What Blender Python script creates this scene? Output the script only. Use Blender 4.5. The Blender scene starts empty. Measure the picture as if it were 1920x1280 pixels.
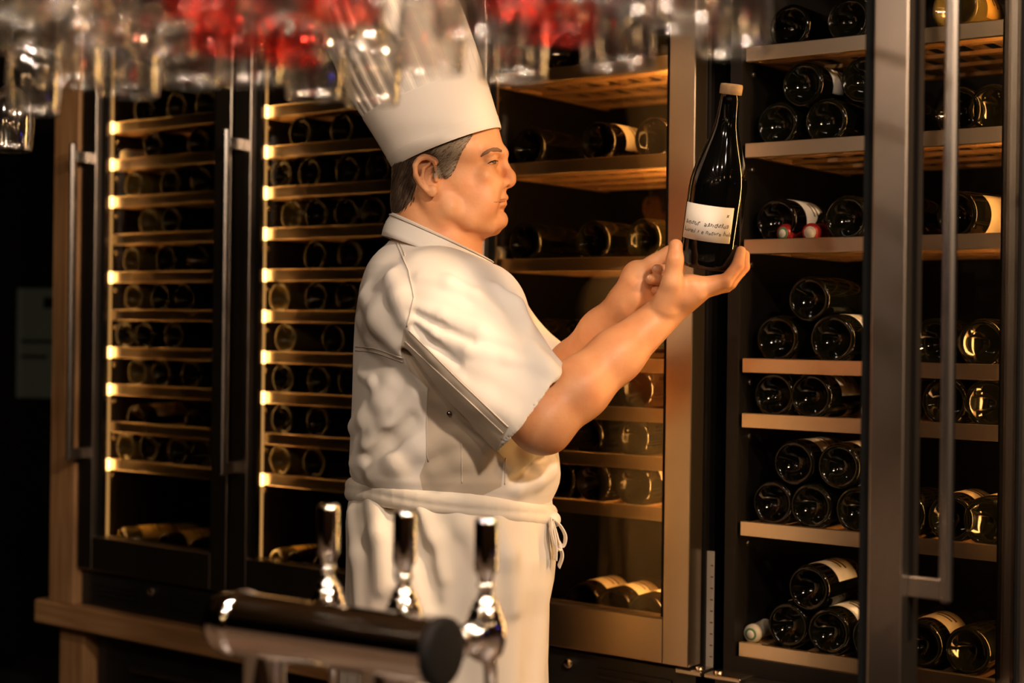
import bpy, math, random
import numpy as np
from mathutils import Vector, Matrix
from mathutils.bvhtree import BVHTree

random.seed(7)
SC = bpy.context.scene
COL = SC.collection
PI = math.pi

# ------------------------------------------------------------------ camera
FPX = 2900.0            # focal length in pixels of the 1920 px wide frame
ROLL = 0.0126
CAMZ = 1.35
HORIZON = 28            # px the horizon lies above the frame's centre
cam_d = bpy.data.cameras.new('camera')
cam_d.sensor_width = 36.0
cam_d.lens = 36.0 * FPX / 1920
cam_d.shift_y = -HORIZON / 1920
cam_d.clip_start = 0.05
cam_d.dof.use_dof = True
cam_d.dof.focus_distance = 2.55
cam_d.dof.aperture_fstop = 2.5
cam = bpy.data.objects.new('camera', cam_d)
COL.objects.link(cam)
cam.matrix_world = Matrix.Translation((0, 0, CAMZ)) @ Matrix.Rotation(PI / 2, 4, 'X') @ Matrix.Rotation(ROLL, 4, 'Z')
SC.camera = cam

# ------------------------------------------------------------------ world, exposure
world = bpy.data.worlds.new('world')
SC.world = world
world.use_nodes = True
world.node_tree.nodes['Background'].inputs[0].default_value = (0.9, 0.65, 0.45, 1)
world.node_tree.nodes['Background'].inputs[1].default_value = 0.012
vs = SC.view_settings
vs.view_transform = 'Standard'
vs.look = 'None'
vs.exposure = 0.6
vs.gamma = 1.0
vs.use_curve_mapping = False
SC.cycles.max_bounces = 12
SC.cycles.transparent_max_bounces = 24
SC.cycles.transmission_bounces = 10
SC.cycles.glossy_bounces = 5
SC.cycles.diffuse_bounces = 3
SC.cycles.caustics_reflective = False
SC.cycles.caustics_refractive = False
SC.cycles.sample_clamp_indirect = 20.0
SC.cycles.use_denoising = True

WARM = (1.0, 0.66, 0.40)
WARM2 = (1.0, 0.78, 0.60)
# ceiling spots of the bar: position, aim, watts, colour, cone, radius
SPOTS = [
    ((1.75, 0.95, 2.62), (0.02, 2.6, 1.25), 190, WARM, 44, 0.06),
    ((1.05, 0.15, 2.62), (0.05, 2.5, 1.40), 135, WARM2, 46, 0.06),
    ((-1.25, 0.35, 2.62), (-0.3, 2.6, 1.3), 30, WARM2, 66, 0.04),
    ((-0.45, 0.10, 2.62), (-0.3, 1.9, 1.2), 22, WARM2, 70, 0.03),
    ((0.40, -0.35, 2.62), (0.1, 2.2, 1.3), 22, WARM2, 60, 0.03),
    ((-2.3, 1.6, 2.62), (-2.0, 3.3, 1.2), 5, WARM, 70, 0.04),
    ((-0.85, 1.25, 2.62), (-0.80, 1.35, 1.0), 70, WARM2, 50, 0.03),
    ((-0.45, 1.20, 2.62), (-0.42, 1.35, 1.0), 70, WARM2, 50, 0.03),
    ((-0.05, 1.20, 2.62), (-0.05, 1.35, 1.0), 70, WARM2, 50, 0.03),
    ((0.35, 1.15, 2.62), (0.32, 1.30, 1.0), 70, WARM2, 50, 0.03),
]

# ------------------------------------------------------------------ image <-> place
def ray(px, py):
    a = (px - 960) / FPX
    b = (-(py - 640) - HORIZON) / FPX
    return a * math.cos(ROLL) - b * math.sin(ROLL), a * math.sin(ROLL) + b * math.cos(ROLL)

def P(px, py, Y):
    x, z = ray(px, py)
    return Vector((x * Y, Y, CAMZ + z * Y))

WANG = math.atan2(-2900, 3860)           # direction of the cabinet wall, left-far to right-near
U = Vector((math.cos(WANG), math.sin(WANG), 0))
N = Vector((-math.sin(WANG), math.cos(WANG), 0))

def PL(px, py, c):
    """(t, z) on the plane at distance c along N"""
    x, z = ray(px, py)
    Y = c / (N.x * x + N.y)
    return Vector((x * Y, Y, 0)).dot(U), CAMZ + z * Y

def W(t, c, z):
    return U * t + N * c + Vector((0, 0, z))

# ------------------------------------------------------------------ materials
def mat(name, color, rough=0.5, metal=0.0, spec=0.5, noise=None, bump=None, sss=0.0, coat=0.0, sheen=0.0, aniso=0.0):
    """noise = (scale, stretch xyz, colour2, low, high); bump = (scale, stretch, strength, distance)"""
    m = bpy.data.materials.new(name)
    m.use_nodes = True
    nt = m.node_tree
    b = nt.nodes['Principled BSDF']
    b.inputs['Base Color'].default_value = (*color, 1)
    b.inputs['Roughness'].default_value = rough
    b.inputs['Metallic'].default_value = metal
    b.inputs['Specular IOR Level'].default_value = spec
    b.inputs['Coat Weight'].default_value = coat
    b.inputs['Sheen Weight'].default_value = sheen
    b.inputs['Anisotropic'].default_value = aniso
    if sss:
        b.inputs['Subsurface Weight'].default_value = sss
        b.inputs['Subsurface Radius'].default_value = (0.012, 0.005, 0.003)
        b.inputs['Subsurface Scale'].default_value = 0.6
    def coords(stretch):
        tc = nt.nodes.new('ShaderNodeTexCoord')
        mp = nt.nodes.new('ShaderNodeMapping')
        mp.inputs['Scale'].default_value = stretch
        nt.links.new(tc.outputs['Object'], mp.inputs['Vector'])
        return mp.outputs['Vector']
    if noise:
        s, st, c2, lo, hi = noise
        n = nt.nodes.new('ShaderNodeTexNoise')
        n.inputs['Scale'].default_value = s
        n.inputs['Detail'].default_value = 5
        nt.links.new(coords(st), n.inputs['Vector'])
        r = nt.nodes.new('ShaderNodeValToRGB')
        r.color_ramp.elements[0].position = lo
        r.color_ramp.elements[0].color = (*color, 1)
        r.color_ramp.elements[1].position = hi
        r.color_ramp.elements[1].color = (*c2, 1)
        nt.links.new(n.outputs['Fac'], r.inputs['Fac'])
        nt.links.new(r.outputs['Color'], b.inputs['Base Color'])
    if bump:
        s, st, strength, dist = bump
        n = nt.nodes.new('ShaderNodeTexNoise')
        n.inputs['Scale'].default_value = s
        n.inputs['Detail'].default_value = 4
        nt.links.new(coords(st), n.inputs['Vector'])
        bp = nt.nodes.new('ShaderNodeBump')
        bp.inputs['Strength'].default_value = strength
        bp.inputs['Distance'].default_value = dist
        nt.links.new(n.outputs['Fac'], bp.inputs['Height'])
        nt.links.new(bp.outputs['Normal'], b.inputs['Normal'])
    return m

def emit(name, color, strength):
    m = bpy.data.materials.new(name)
    m.use_nodes = True
    nt = m.node_tree
    nt.nodes.clear()
    e = nt.nodes.new('ShaderNodeEmission')
    e.inputs[0].default_value = (*color, 1)
    e.inputs[1].default_value = strength
    o = nt.nodes.new('ShaderNodeOutputMaterial')
    nt.links.new(e.outputs[0], o.inputs[0])
    return m

def pane_mat(name, tint, boost=1.0, rough=.01, power=5.0, base=.04, edge=.96, refr=0.0):
    """flat window pane: clear through, mirror by Fresnel"""
    m = bpy.data.materials.new(name)
    m.use_nodes = True
    nt = m.node_tree
    nt.nodes.clear()
    t = nt.nodes.new('ShaderNodeBsdfTransparent')
    t.inputs[0].default_value = (*tint, 1)
    g = nt.nodes.new('ShaderNodeBsdfGlossy')
    g.inputs['Color'].default_value = (boost, boost, boost, 1)
    g.inputs['Roughness'].default_value = rough
    lw = nt.nodes.new('ShaderNodeLayerWeight')
    lw.inputs[0].default_value = .5
    pw = nt.nodes.new('ShaderNodeMath'); pw.operation = 'POWER'; pw.inputs[1].default_value = power
    nt.links.new(lw.outputs['Facing'], pw.inputs[0])
    f = nt.nodes.new('ShaderNodeMath'); f.operation = 'MULTIPLY_ADD'; f.use_clamp = True
    f.inputs[1].default_value = edge; f.inputs[2].default_value = base
    nt.links.new(pw.outputs[0], f.inputs[0])
    mx = nt.nodes.new('ShaderNodeMixShader')
    o = nt.nodes.new('ShaderNodeOutputMaterial')
    nt.links.new(f.outputs[0], mx.inputs[0])
    thru = t.outputs[0]
    if refr:        # part of the light is bent by the blown wall
        rf = nt.nodes.new('ShaderNodeBsdfRefraction')
        rf.inputs['Color'].default_value = (*tint, 1); rf.inputs['Roughness'].default_value = 0; rf.inputs['IOR'].default_value = 1.45
        m2 = nt.nodes.new('ShaderNodeMixShader'); m2.inputs[0].default_value = refr
        nt.links.new(t.outputs[0], m2.inputs[1]); nt.links.new(rf.outputs[0], m2.inputs[2])
        thru = m2.outputs[0]
    nt.links.new(thru, mx.inputs[1])
    nt.links.new(g.outputs[0], mx.inputs[2])
    nt.links.new(mx.outputs[0], o.inputs[0])
    return m

def glass_mat(name, color, rough=0.0, ior=1.45):
    m = bpy.data.materials.new(name)
    m.use_nodes = True
    b = m.node_tree.nodes['Principled BSDF']
    b.inputs['Base Color'].default_value = (*color, 1)
    b.inputs['Roughness'].default_value = rough
    b.inputs['IOR'].default_value = ior
    b.inputs['Transmission Weight'].default_value = 1.0
    return m

M = dict(
    steel=mat('brushed_steel', (.47, .40, .33), .30, 1.0, bump=(60, (1, 1, .02), .08, .0006)),
    steel_h=mat('brushed_steel_shelf', (.74, .60, .45), .31, 1.0, bump=(80, (.03, 1, 1), .08, .0006)),
    handle=mat('satin_steel', (.50, .46, .42), .26, 1.0),
    black=mat('black_lacquer', (.012, .011, .010), .35),
    liner=mat('black_liner', (.006, .005, .0045), .5, spec=.3),
    gasket=mat('black_rubber', (.004, .004, .004), .7, spec=.15),
    oak=mat('oak_slat', (.55, .33, .14), .55, noise=(9, (1, 8, 8), (.47, .27, .11), .35, .7)),
    post=mat('oak_post', (.40, .22, .095), .5, noise=(7, (9, 9, .6), (.25, .12, .045), .35, .7)),
    ledge=mat('oak_ledge', (.40, .22, .095), .45, noise=(7, (.6, 9, 9), (.25, .12, .045), .35, .7)),
    led=emit('led_strip_light', (1.0, .54, .18), .75),
    glint_cap=emit('shelf_glint', (1.0, .57, .20), 10.0),
    led_c=emit('led_strip_hidden', (1.0, .50, .14), 380.0),
    led_fill=emit('added_inner_strip', (1.0, .54, .16), 42.0),
    led_d=emit('led_strip_right', (1.0, .52, .16), 110.0),
    pane=pane_mat('door_glass', (.70, .66, .60)),
    chrome=mat('chrome', (.82, .80, .78), .045, 1.0),
    glass=pane_mat('clear_glass', (.93, .92, .90), 1.0, .085, 1.7, .09, .85),
    red_glass=pane_mat('red_glass', (.98, .50, .46), 1.0, .085, 1.9, .09, .80),
    bottle=mat('black_bottle_glass', (.002, .002, .0018), .06, spec=.4),
    bottle_g=mat('green_bottle_glass', (.0035, .004, .002), .06, spec=.4),
    bottle_lit=mat('lit_bottle_glass', (.13, .10, .028), .10, spec=.6),  # golden glow of light through the glass put into its colour
    label=mat('cream_label', (.78, .68, .50), .6, noise=(40, (1, 1, 1), (.66, .55, .38), .5, .75)),
    label_w=mat('white_label', (.86, .80, .70), .6),
    label_y=mat('yellow_label', (.72, .46, .10), .5),
    ink=mat('dark_ink', (.05, .035, .03), .6),
    foil_r=mat('red_foil', (.42, .025, .025), .35, .3),
    foil_k=mat('black_foil', (.02, .018, .016), .35),
    foil_g=mat('white_foil', (.62, .58, .48), .4),
    foil_grn=mat('green_seal', (.10, .25, .12), .5),
    cork=mat('cork', (.52, .36, .20), .8, noise=(60, (1, 1, 1), (.35, .22, .11), .4, .7)),
    skin=mat('skin', (.74, .365, .175), .46, spec=.35, sss=.12, noise=(22, (1, 1, 1), (.67, .275, .12), .40, .75), bump=(190, (1, 1, 1), .30, .0010)),
    hair=mat('greying_hair', (.085, .054, .034), .6, noise=(60, (.25, 1, .6), (.15, .105, .07), .45, .75), bump=(160, (.25, 1, .6), .5, .002)),
    hair_g=mat('grey_hair_strand', (.36, .27, .18), .45),
    hair_d=mat('brown_hair_strand', (.055, .034, .022), .45),
    brow=mat('brow_hair', (.22, .115, .06), .7),
    cloth=mat('white_cotton', (.80, .74, .67), .85, spec=.2, sheen=.15, bump=(900, (1, 1, 1), .15, .0004)),
    panel=mat('beige_mesh_cotton', (.52, .43, .33), .9, spec=.15, bump=(700, (1, 1, 1), .3, .0006)),
    apron=mat('white_apron_cotton', (.80, .73, .63), .85, spec=.2, sheen=.15, bump=(800, (1, 1, 1), .15, .0004)),
    paper=mat('hat_paper', (.80, .72, .63), .8, spec=.2),
    stitch=mat('stitching', (.62, .55, .47), .9),
    trouser=mat('black_trousers', (.02, .02, .02), .85),
    shoe=mat('black_leather', (.015, .014, .013), .35),
    eye=mat('eye_white', (.16, .10, .075), .25),
    iris=mat('iris', (.03, .018, .012), .1),
    nail=mat('nail', (.78, .46, .30), .3),
    lip=mat('lip', (.36, .13, .075), .5),
    floor=mat('floor_tiles', (.06, .045, .035), .35, noise=(3, (1, 1, 1), (.04, .03, .022), .4, .6)),
    ceiling=mat('brown_ceiling', (.26, .20, .15), .8),
    wall=mat('dark_wall', (.004, .0035, .003), .9, spec=.1),
    wall_w=mat('brown_wall', (.13, .075, .04), .7),
    counter=mat('dark_counter', (.05, .032, .02), .3),
    notice=mat('notice_paper', (.10, .13, .10), .8),
    white=mat('white_plastic', (.42, .38, .34), .4),
    lens=emit('lamp_lens', (1.0, .8, .6), 25.0),
    globe=emit('globe_light', (1.0, .62, .30), 30.0),
    blue=emit('blue_sign_light', (.06, .08, 1.0), 14.0),
)

# ------------------------------------------------------------------ mesh helpers
class MB:
    def __init__(s):
        s.v = []; s.f = []
    def add(s, vs_, fs):
        o = len(s.v)
        s.v += [tuple(v) for v in vs_]
        s.f += [tuple(i + o for i in f) for f in fs]
        return s
    def box(s, x0, x1, y0, y1, z0, z1, b=0.0):
        if b <= 0:
            vs_ = [(x, y, z) for z in (z0, z1) for y in (y0, y1) for x in (x0, x1)]
            fs = [(0, 2, 3, 1), (4, 5, 7, 6), (0, 1, 5, 4), (2, 6, 7, 3), (0, 4, 6, 2), (1, 3, 7, 5)]
            return s.add(vs_, fs)
        # chamfered box: 24 verts
        vs_ = []; idx = {}
        for ix, x in enumerate((x0, x1)):
            for iy, y in enumerate((y0, y1)):
                for iz, z in enumerate((z0, z1)):
                    sx, sy, sz = (b if ix == 0 else -b), (b if iy == 0 else -b), (b if iz == 0 else -b)
                    for ax, p in enumerate(((x, y + sy, z + sz), (x + sx, y, z + sz), (x + sx, y + sy, z))):
                        idx[ix, iy, iz, ax] = len(vs_); vs_.append(p)
        fs = []
        for i in (0, 1):
            q = [(0, 0), (1, 0), (1, 1), (0, 1)]
            f = [idx[i, a, c, 0] for a, c in q]; fs.append(f if i else f[::-1])
            f = [idx[a, i, c, 1] for a, c in q]; fs.append(f[::-1] if i else f)
            f = [idx[a, c, i, 2] for a, c in q]; fs.append(f if i else f[::-1])
        for i in (0, 1):
            for j in (0, 1):
                f = [idx[0, i, j, 1], idx[1, i, j, 1], idx[1, i, j, 2], idx[0, i, j, 2]]; fs.append(f if i != j else f[::-1])
                f = [idx[i, 0, j, 0], idx[i, 1, j, 0], idx[i, 1, j, 2], idx[i, 0, j, 2]]; fs.append(f if i == j else f[::-1])
                f = [idx[i, j, 0, 0], idx[i, j, 1, 0], idx[i, j, 1, 1], idx[i, j, 0, 1]]; fs.append(f if i != j else f[::-1])
                for k in (0, 1):
                    f = [idx[i, j, k, 0], idx[i, j, k, 1], idx[i, j, k, 2]]; fs.append(f if (i + j + k) % 2 == 1 else f[::-1])
        return s.add(vs_, fs)
    def lathe(s, prof, seg=32, mod=None, close=True):
        """profile of (r, z) about the Z axis; r = 0 gives a pole"""
        rings = []; vs_ = []; fs = []
        for j, (r, z) in enumerate(prof):
            if r <= 1e-6:
                rings.append([len(vs_)]); vs_.append((0, 0, z))
            else:
                ring = []
                for i in range(seg):
                    a = 2 * PI * i / seg
                    rr, zz = (r, z) if mod is None else mod(j, i, r, z)
                    ring.append(len(vs_)); vs_.append((rr * math.cos(a), rr * math.sin(a), zz))
                rings.append(ring)
        for a, b in zip(rings[:-1], rings[1:]):
            if len(a) == 1 and len(b) == 1: continue
            for i in range(seg):
                k = (i + 1) % seg
                if len(a) == 1: fs.append((a[0], b[k], b[i]))
                elif len(b) == 1: fs.append((a[i], a[k], b[0]))
                else: fs.append((a[i], a[k], b[k], b[i]))
        return s.add(vs_, fs)
    def tube(s, pts, r, seg=10, flat=1.0, up=None):
        """tube along points; r may be a list; flat squashes along the second axis"""
        pts = [Vector(p) for p in pts]
        n = len(pts)
        rs = r if isinstance(r, (list, tuple)) else [r] * n
        vs_ = []; fs = []
        ref = Vector(up) if up else None
        for i, p in enumerate(pts):
            d = (pts[min(i + 1, n - 1)] - pts[max(i - 1, 0)]).normalized()
            if ref is None:
                ref = Vector((0, 0, 1)) if abs(d.z) < .9 else Vector((1, 0, 0))
            e1 = (ref - d * ref.dot(d))
            if e1.length < 1e-6: e1 = d.orthogonal()
            e1.normalize(); e2 = d.cross(e1)
            if up is None: ref = e1
            for k in range(seg):
                a = 2 * PI * k / seg
                vs_.append(p + e1 * (rs[i] * math.cos(a)) + e2 * (rs[i] * flat * math.sin(a)))
        for i in range(n - 1):
            for k in range(seg):
                m_ = (k + 1) % seg
                fs.append((i * seg + k, i * seg + m_, (i + 1) * seg + m_, (i + 1) * seg + k))
        fs.append(tuple(range(seg))[::-1])
        fs.append(tuple((n - 1) * seg + k for k in range(seg)))
        return s.add(vs_, fs)
    def mesh(s, name, material, smooth=False):
        me = bpy.data.meshes.new(name)
        me.from_pydata(s.v, [], s.f)
        if material: me.materials.append(material)
        if smooth: me.polygons.foreach_set('use_smooth', [True] * len(me.polygons))
        me.update()
        return me

def link(name, me, parent=None, loc=None, rotz=None):
    o = bpy.data.objects.new(name, me)
    COL.objects.link(o)
    if parent: o.parent = parent
    if loc is not None: o.location = loc
    if rotz is not None: o.rotation_euler = (0, 0, rotz)
    return o

def part(name, mb, material, parent, smooth=False, loc=None):
    return link(name, mb.mesh(name, material, smooth), parent, loc)

def thing(name, label, cat, loc=(0, 0, 0), rotz=0.0, group=None):
    o = link(name, None, None, loc, rotz)
    return tag(o, label, cat, group)

def tag(o, label, cat, group=None):
    o['label'] = label; o['category'] = cat
    if group: o['group'] = group
    return o

def structure(name, mb, material, loc=None, rotz=None, label=None):
    o = link(name, mb.mesh(name, material), None, loc, rotz)
    o['kind'] = 'structure'
    if label: o['label'] = label
    return o

# ------------------------------------------------------------------ room
structure('floor', MB().box(-4.2, 3.2, -3.0, 5.4, -.06, 0), M['floor'])
structure('ceiling', MB().box(-4.2, 3.2, -3.0, 5.4, 2.75, 2.81), M['ceiling'])
structure('wall_left', MB().box(-4.26, -4.2, -3.0, 5.4, 0, 2.75), M['wall'])
structure('wall_right', MB().box(3.2, 3.26, -3.0, 5.4, 0, 2.75), M['wall_w'])
structure('wall_front', MB().box(-4.2, 3.2, -3.06, -3.0, 0, 2.75), M['wall_w'])
structure('wall_far', MB().box(-4.2, 3.2, 5.4, 5.46, 0, 2.75), M['wall'])
# partition that the cabinets stand against
structure('wall_back', MB().box(-3.30, 1.6, 3.16, 3.22, 0, 2.75), M['wall'], rotz=WANG)

# ------------------------------------------------------------------ ceiling lamps
def downlight(i, pos, aim, watts, col, cone, rad):
    names = ['near the right wall', 'above the right guest side of the bar', 'over the left end of the bar', 'left of the middle of the bar',
             'right of the middle of the bar', 'in front of the leftmost wine cabinet',
             'over the far left of the glass rack', 'over the left middle of the glass rack', 'over the right middle of the glass rack', 'over the right end of the glass rack']
    t = thing('ceiling_downlight', 'round recessed ceiling spotlight ' + names[i], 'ceiling light', pos, 0, 'ceiling spotlights')
    d = (Vector(aim) - Vector(pos)).normalized()
    part('housing', MB().lathe([(.06, .12), (.06, .0), (.052, -.005), (.048, 0), (.048, .11), (0, .115)], 24), M['black'], t, True)
    ld = bpy.data.lights.new('downlight_lamp', 'SPOT')
    ld.energy = watts; ld.color = col; ld.spot_size = math.radians(cone * 1.35); ld.spot_blend = .8
    ld.shadow_soft_size = rad
    lo = bpy.data.objects.new('lamp', ld)
    COL.objects.link(lo)
    lo.parent = t
    lo.location = d * .09
    lo.rotation_euler = d.to_track_quat('-Z', 'Y').to_euler()
for i, s_ in enumerate(SPOTS):
    downlight(i, *s_)

# globe lights added behind the camera for fill and chrome reflections
for i, (x, y, z) in enumerate(((-1.5, -.4, 2.0), (-.75, -1.1, 2.1), (.25, -1.3, 2.0), (1.15, -.7, 2.1), (2.1, .3, 2.0))):
    t = thing('fill_globe', f'added amber globe light, {["first", "second", "third", "fourth", "fifth"][i]} from left over the guest side', 'added light', (x, y, z), 0, 'added globe lights behind the camera')
    part('globe', MB().lathe([(0, -.05)] + [(.05 * math.cos(a), .05 * math.sin(a)) for a in np.linspace(-1.4, 1.4, 13)] + [(0, .05)], 24), M['globe'], t, True)
    part('cap', MB().lathe([(.018, .045), (.018, .08), (.006, .09), (0, .09)], 16), M['black'], t, True)
    part('hanging_cord', MB().tube([(0, 0, .08), (0, 0, 2.75 - z)], .003, 8), M['black'], t)

ns = thing('neon_sign', 'small blue neon tube on the right wall of the bar', 'neon sign', (3.19, .9, 1.62))
part('backing', MB().box(-.02, 0, -.22, .22, -.06, .06), M['black'], ns)
part('tube', MB().tube([(-.03, -.18, 0), (-.03, .18, 0)], .008, 12), M['blue'], ns, True)

# ------------------------------------------------------------------ wine cabinets
C0 = 2.45                 # outer face of the closed doors
CB = 2.50                 # front of the cabinet bodies
ZB, ZT = .732, 2.12       # door bottom and top
GB, GT = .815, 2.04       # glass bottom and top
FW, DW, DT = .055, .540, .046
BW, BD = .550, .56

def door_meshes():
    fr = MB()
    x0, x1 = 0, DW
    fr.box(x0, x0 + FW, 0, DT, ZB, ZT, .0015)
    fr.box(x1 - FW, x1, 0, DT, ZB, ZT, .0015)
    fr.box(x0 + FW, x1 - FW, 0.0005, DT, ZB, GB, .0015)
    fr.box(x0 + FW, x1 - FW, 0.0005, DT, GT, ZT, .0015)
    gk = MB()
    gk.box(x0 + .008, x0 + .032, DT, DT + .016, ZB + .01, ZT - .01)
    gk.box(x1 - .032, x1 - .008, DT, DT + .016, ZB + .01, ZT - .01)
    gk.box(x0 + .032, x1 - .032, DT, DT + .016, ZB + .01, ZB + .034)
    gk.box(x0 + .032, x1 - .032, DT, DT + .016, ZT - .034, ZT - .01)
    bd = MB()   # black border printed round the pane
    bd.box(x0 + FW, x0 + FW + .014, .016, .020, GB, GT)
    bd.box(x1 - FW - .014, x1 - FW, .016, .020, GB, GT)
    pn = MB().box(x0 + FW, x1 - FW, .021, .026, GB, GT)
    hd = MB()
    hz0, hz1 = 1.005, 1.79
    hd.box(.019, .035, -.056, -.040, hz0, hz1, .004)
    br = MB().box(.021, .033, -.042, 0, hz0 + .004, hz0 + .030, .001)
    return fr, gk, bd, pn, hd, br
_fr, _gk, _bd, _pn, _hd, _br = door_meshes()
ME_FRAME = _fr.mesh('door', M['steel'])
ME_GASK = _gk.mesh('gasket', M['gasket'])
ME_BORD = _bd.mesh('pane_border', M['gasket'])
ME_PANE = _pn.mesh('glass_pane', M['pane'])
ME_HAND = _hd.mesh('handle', M['handle'])
ME_HAND2 = MB().box(.019, .035, -.056, -.040, 1.005, 1.885, .004).mesh('handle', M['handle'])
ME_BRAC = _br.mesh('handle_bracket', M['handle'])
IW = BW - .044            # inner width
def body_mesh():
    b = MB()
    z0, z1 = .66, 2.16
    b.box(0, .022, 0, BD, z0, z1); b.box(BW - .022, BW, 0, BD, z0, z1)
    b.box(.022, BW - .022, BD - .02, BD, z0, z1)
    b.box(.022, BW - .022, 0, BD - .02, z0, .755); b.box(.022, BW - .022, 0, BD - .02, z1 - .06, z1)
    return b
ME_BODY = body_mesh().mesh('body', M['liner'])
# a shelf: metal front, two side rails, cross bars under, slats on top running back
SD = .43
ME_SFRONT = MB().box(0, IW - .012, 0, .012, -.0265, 0, .001).mesh('shelf_front', M['steel_h'])
_sr = MB()
_sr.box(0, .012, .012, SD, -.024, -.004); _sr.box(IW - .024, IW - .012, .012, SD, -.024, -.004)
for y in (.055, .165, .275, .385):
    _sr.box(.012, IW - .024, y, y + .020, -.0240, -.016, .001)
ME_SRAIL = _sr.mesh('shelf', M['oak'])
ME_SLAT = MB().box(0, .018, .013, SD, -.016, -.008, .001).mesh('slat', M['oak'])
ME_BOLT = MB().lathe([(0, -.004), (.004, -.004), (.0055, -.002), (.0055, 0)], 12).mesh('bolt', M['handle'])

ME_SGLINT = MB().box(0, .0075, 0, .0115, -.028, .001, .001).mesh('shelf_glint', M['glint_cap'])  # glowing cap standing in for the bright reflection at a shelf's left end
def cabinet(name, label, t0, shelves, led_side, open_angle=0.0, dark=()):
    cab = thing(name, label, 'wine cabinet', W(t0, CB, 0), WANG, 'wine cabinets along the back wall')
    link('body', ME_BODY, cab)
    # plinth with vent grille and lock
    vent = part('vent_grille', MB().box(0, BW, -.03, 0, .640, .722), M['black'], cab)
    for z in (.655, .668, .681, .694):
        part('grille_slat', MB().box(.05, .215, -.034, -.03, z, z + .006), M['black'], vent)
        part('grille_slat', MB().box(.335, .50, -.034, -.03, z, z + .006), M['black'], vent)
    lk = part('lock', MB().lathe([(0, 0), (.010, 0), (.010, .007), (.007, .010), (0, .010)], 20), M['chrome'], cab, True, (BW / 2 - .005, -.03, .700))
    lk.rotation_euler = (PI / 2, 0, 0)
    # door
    dx = (BW - DW) / 2
    dr = link('door', ME_FRAME, cab, (dx, -(DT + .004), 0))
    if open_angle:
        hinge = Vector((dx + DW + OPEN_SHIFT[0], -(DT + .004) + OPEN_SHIFT[1], 0))
        a = math.radians(open_angle)
        rot = Matrix.Rotation(a, 4, 'Z')
        dr.matrix_local = Matrix.Translation(hinge) @ rot @ Matrix.Translation((-DW, 0, 0))
    if open_angle: hme, btop = ME_HAND2, .835
    else: hme, btop = ME_HAND, .735
    for nm, me in (('gasket', ME_GASK), ('pane_border', ME_BORD), ('glass_pane', ME_PANE), ('handle', hme), ('handle_bracket', ME_BRAC)):
        link(nm, me, dr)
    top = link('handle_bracket', ME_BRAC, dr, (0, 0, btop))
    # shelves
    nsl = 10
    for z in shelves:
        s = link('shelf', ME_SRAIL, cab, (.028, .006, z))
        link('shelf_front', ME_SFRONT, s)
        for k in range(nsl):
            link('slat', ME_SLAT, s, (.012 + (IW - .036 - .018) * k / (nsl - 1), 0, 0))
        for yy in (.045,):
            b = link('bolt', ME_BOLT, cab, (.022, yy, z - .045)); b.rotation_euler = (0, -PI / 2, 0)
    if led_side < 0:
        part('jamb', MB().box(.022, .0555, -.003, .004, .76, 2.08), M['liner'], cab)
        part('led_strip', MB().box(.0555, .0600, -.003, .003, .80, 2.06), M['led'], cab)
        part('led_strip', MB().box(.0222, .0268, .019, .024, .80, 2.06), M['led_fill'], cab)  # hidden second emitter added to brighten the bottle bases
        for k, z in enumerate(shelves):
            if k not in dark: link('shelf_glint', ME_SGLINT, cab, (.054, -.0065, z))
    elif led_side == 2:      # behind the right-hand door frame
        part('led_strip', MB().box(BW - .058, BW - .0525, -.003, .003, .80, 2.06), M['led_c'], cab)
    else:
        part('led_strip', MB().box(BW - .0275, BW - .022, -.003, .003, .80, 2.06), M['led_d'], cab)
    return cab

OPEN_SHIFT = (.060, -.03)
SH_A = [1.851 - .094 * k for k in range(10)]              # ten shelves
SH_A = [1.85, 1.757, 1.663, 1.569, 1.474, 1.380, 1.286, 1.193, 1.099, 1.005]
SH_C = [1.866, 1.681, 1.487, 1.292, 1.198, 1.107, 1.012]
SH_D = [1.864, 1.689, 1.514, 1.298, 1.198, 1.001, .781]
CAB_T = [-3.200, -2.660, -1.975, -1.385]
CAB_T[1] = CAB_T[0] + BW
cabinet('wine_cabinet', 'closed dark wine cabinet at the far left, beside the wooden post', CAB_T[0], SH_A, -1, dark=(3, 5, 8))
cabinet('wine_cabinet', 'closed lit wine cabinet just left of the chef, second from the post', CAB_T[1], SH_A, -1, dark=(8,))
cabinet('wine_cabinet', 'closed steel-framed wine cabinet directly behind the chef and his hands', CAB_T[2], SH_C, 2)
cabinet('wine_cabinet', 'open wine cabinet on the right with its glass door swung out', CAB_T[3], SH_D, 1, open_angle=89.4)

# ------------------------------------------------------------------ bottles
def bottle_profile(kind):
    if kind == 'bordeaux':
        return [(0, .024), (.010, .022), (.021, .010), (.027, .003), (.031, 0), (.0345, .001), (.0375, .005), (.0375, .18),
                (.0365, .192), (.031, .206), (.022, .217), (.0165, .228), (.0148, .245), (.0142, .288), (.0162, .289), (.0162, .297), (.0142, .298), (.0142, .302), (0, .302)]
    return [(0, .026), (.011, .024), (.024, .010), (.031, .003), (.0345, 0), (.0385, .001), (.0415, .006), (.0415, .125),
            (.0405, .145), (.037, .168), (.0305, .192), (.023, .216), (.0175, .236), (.0152, .252), (.0145, .288), (.0165, .289), (.0165, .297), (.0145, .298), (.0145, .302), (0, .302)]
def knurl(j, i, r, z):
    return (r, z - .0007) if (j in (4, 5) and i % 2) else (r, z)
def bottle_mesh(kind, m):
    return MB().lathe(bottle_profile(kind), 64, knurl).mesh('glass_body', m, True)
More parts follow.
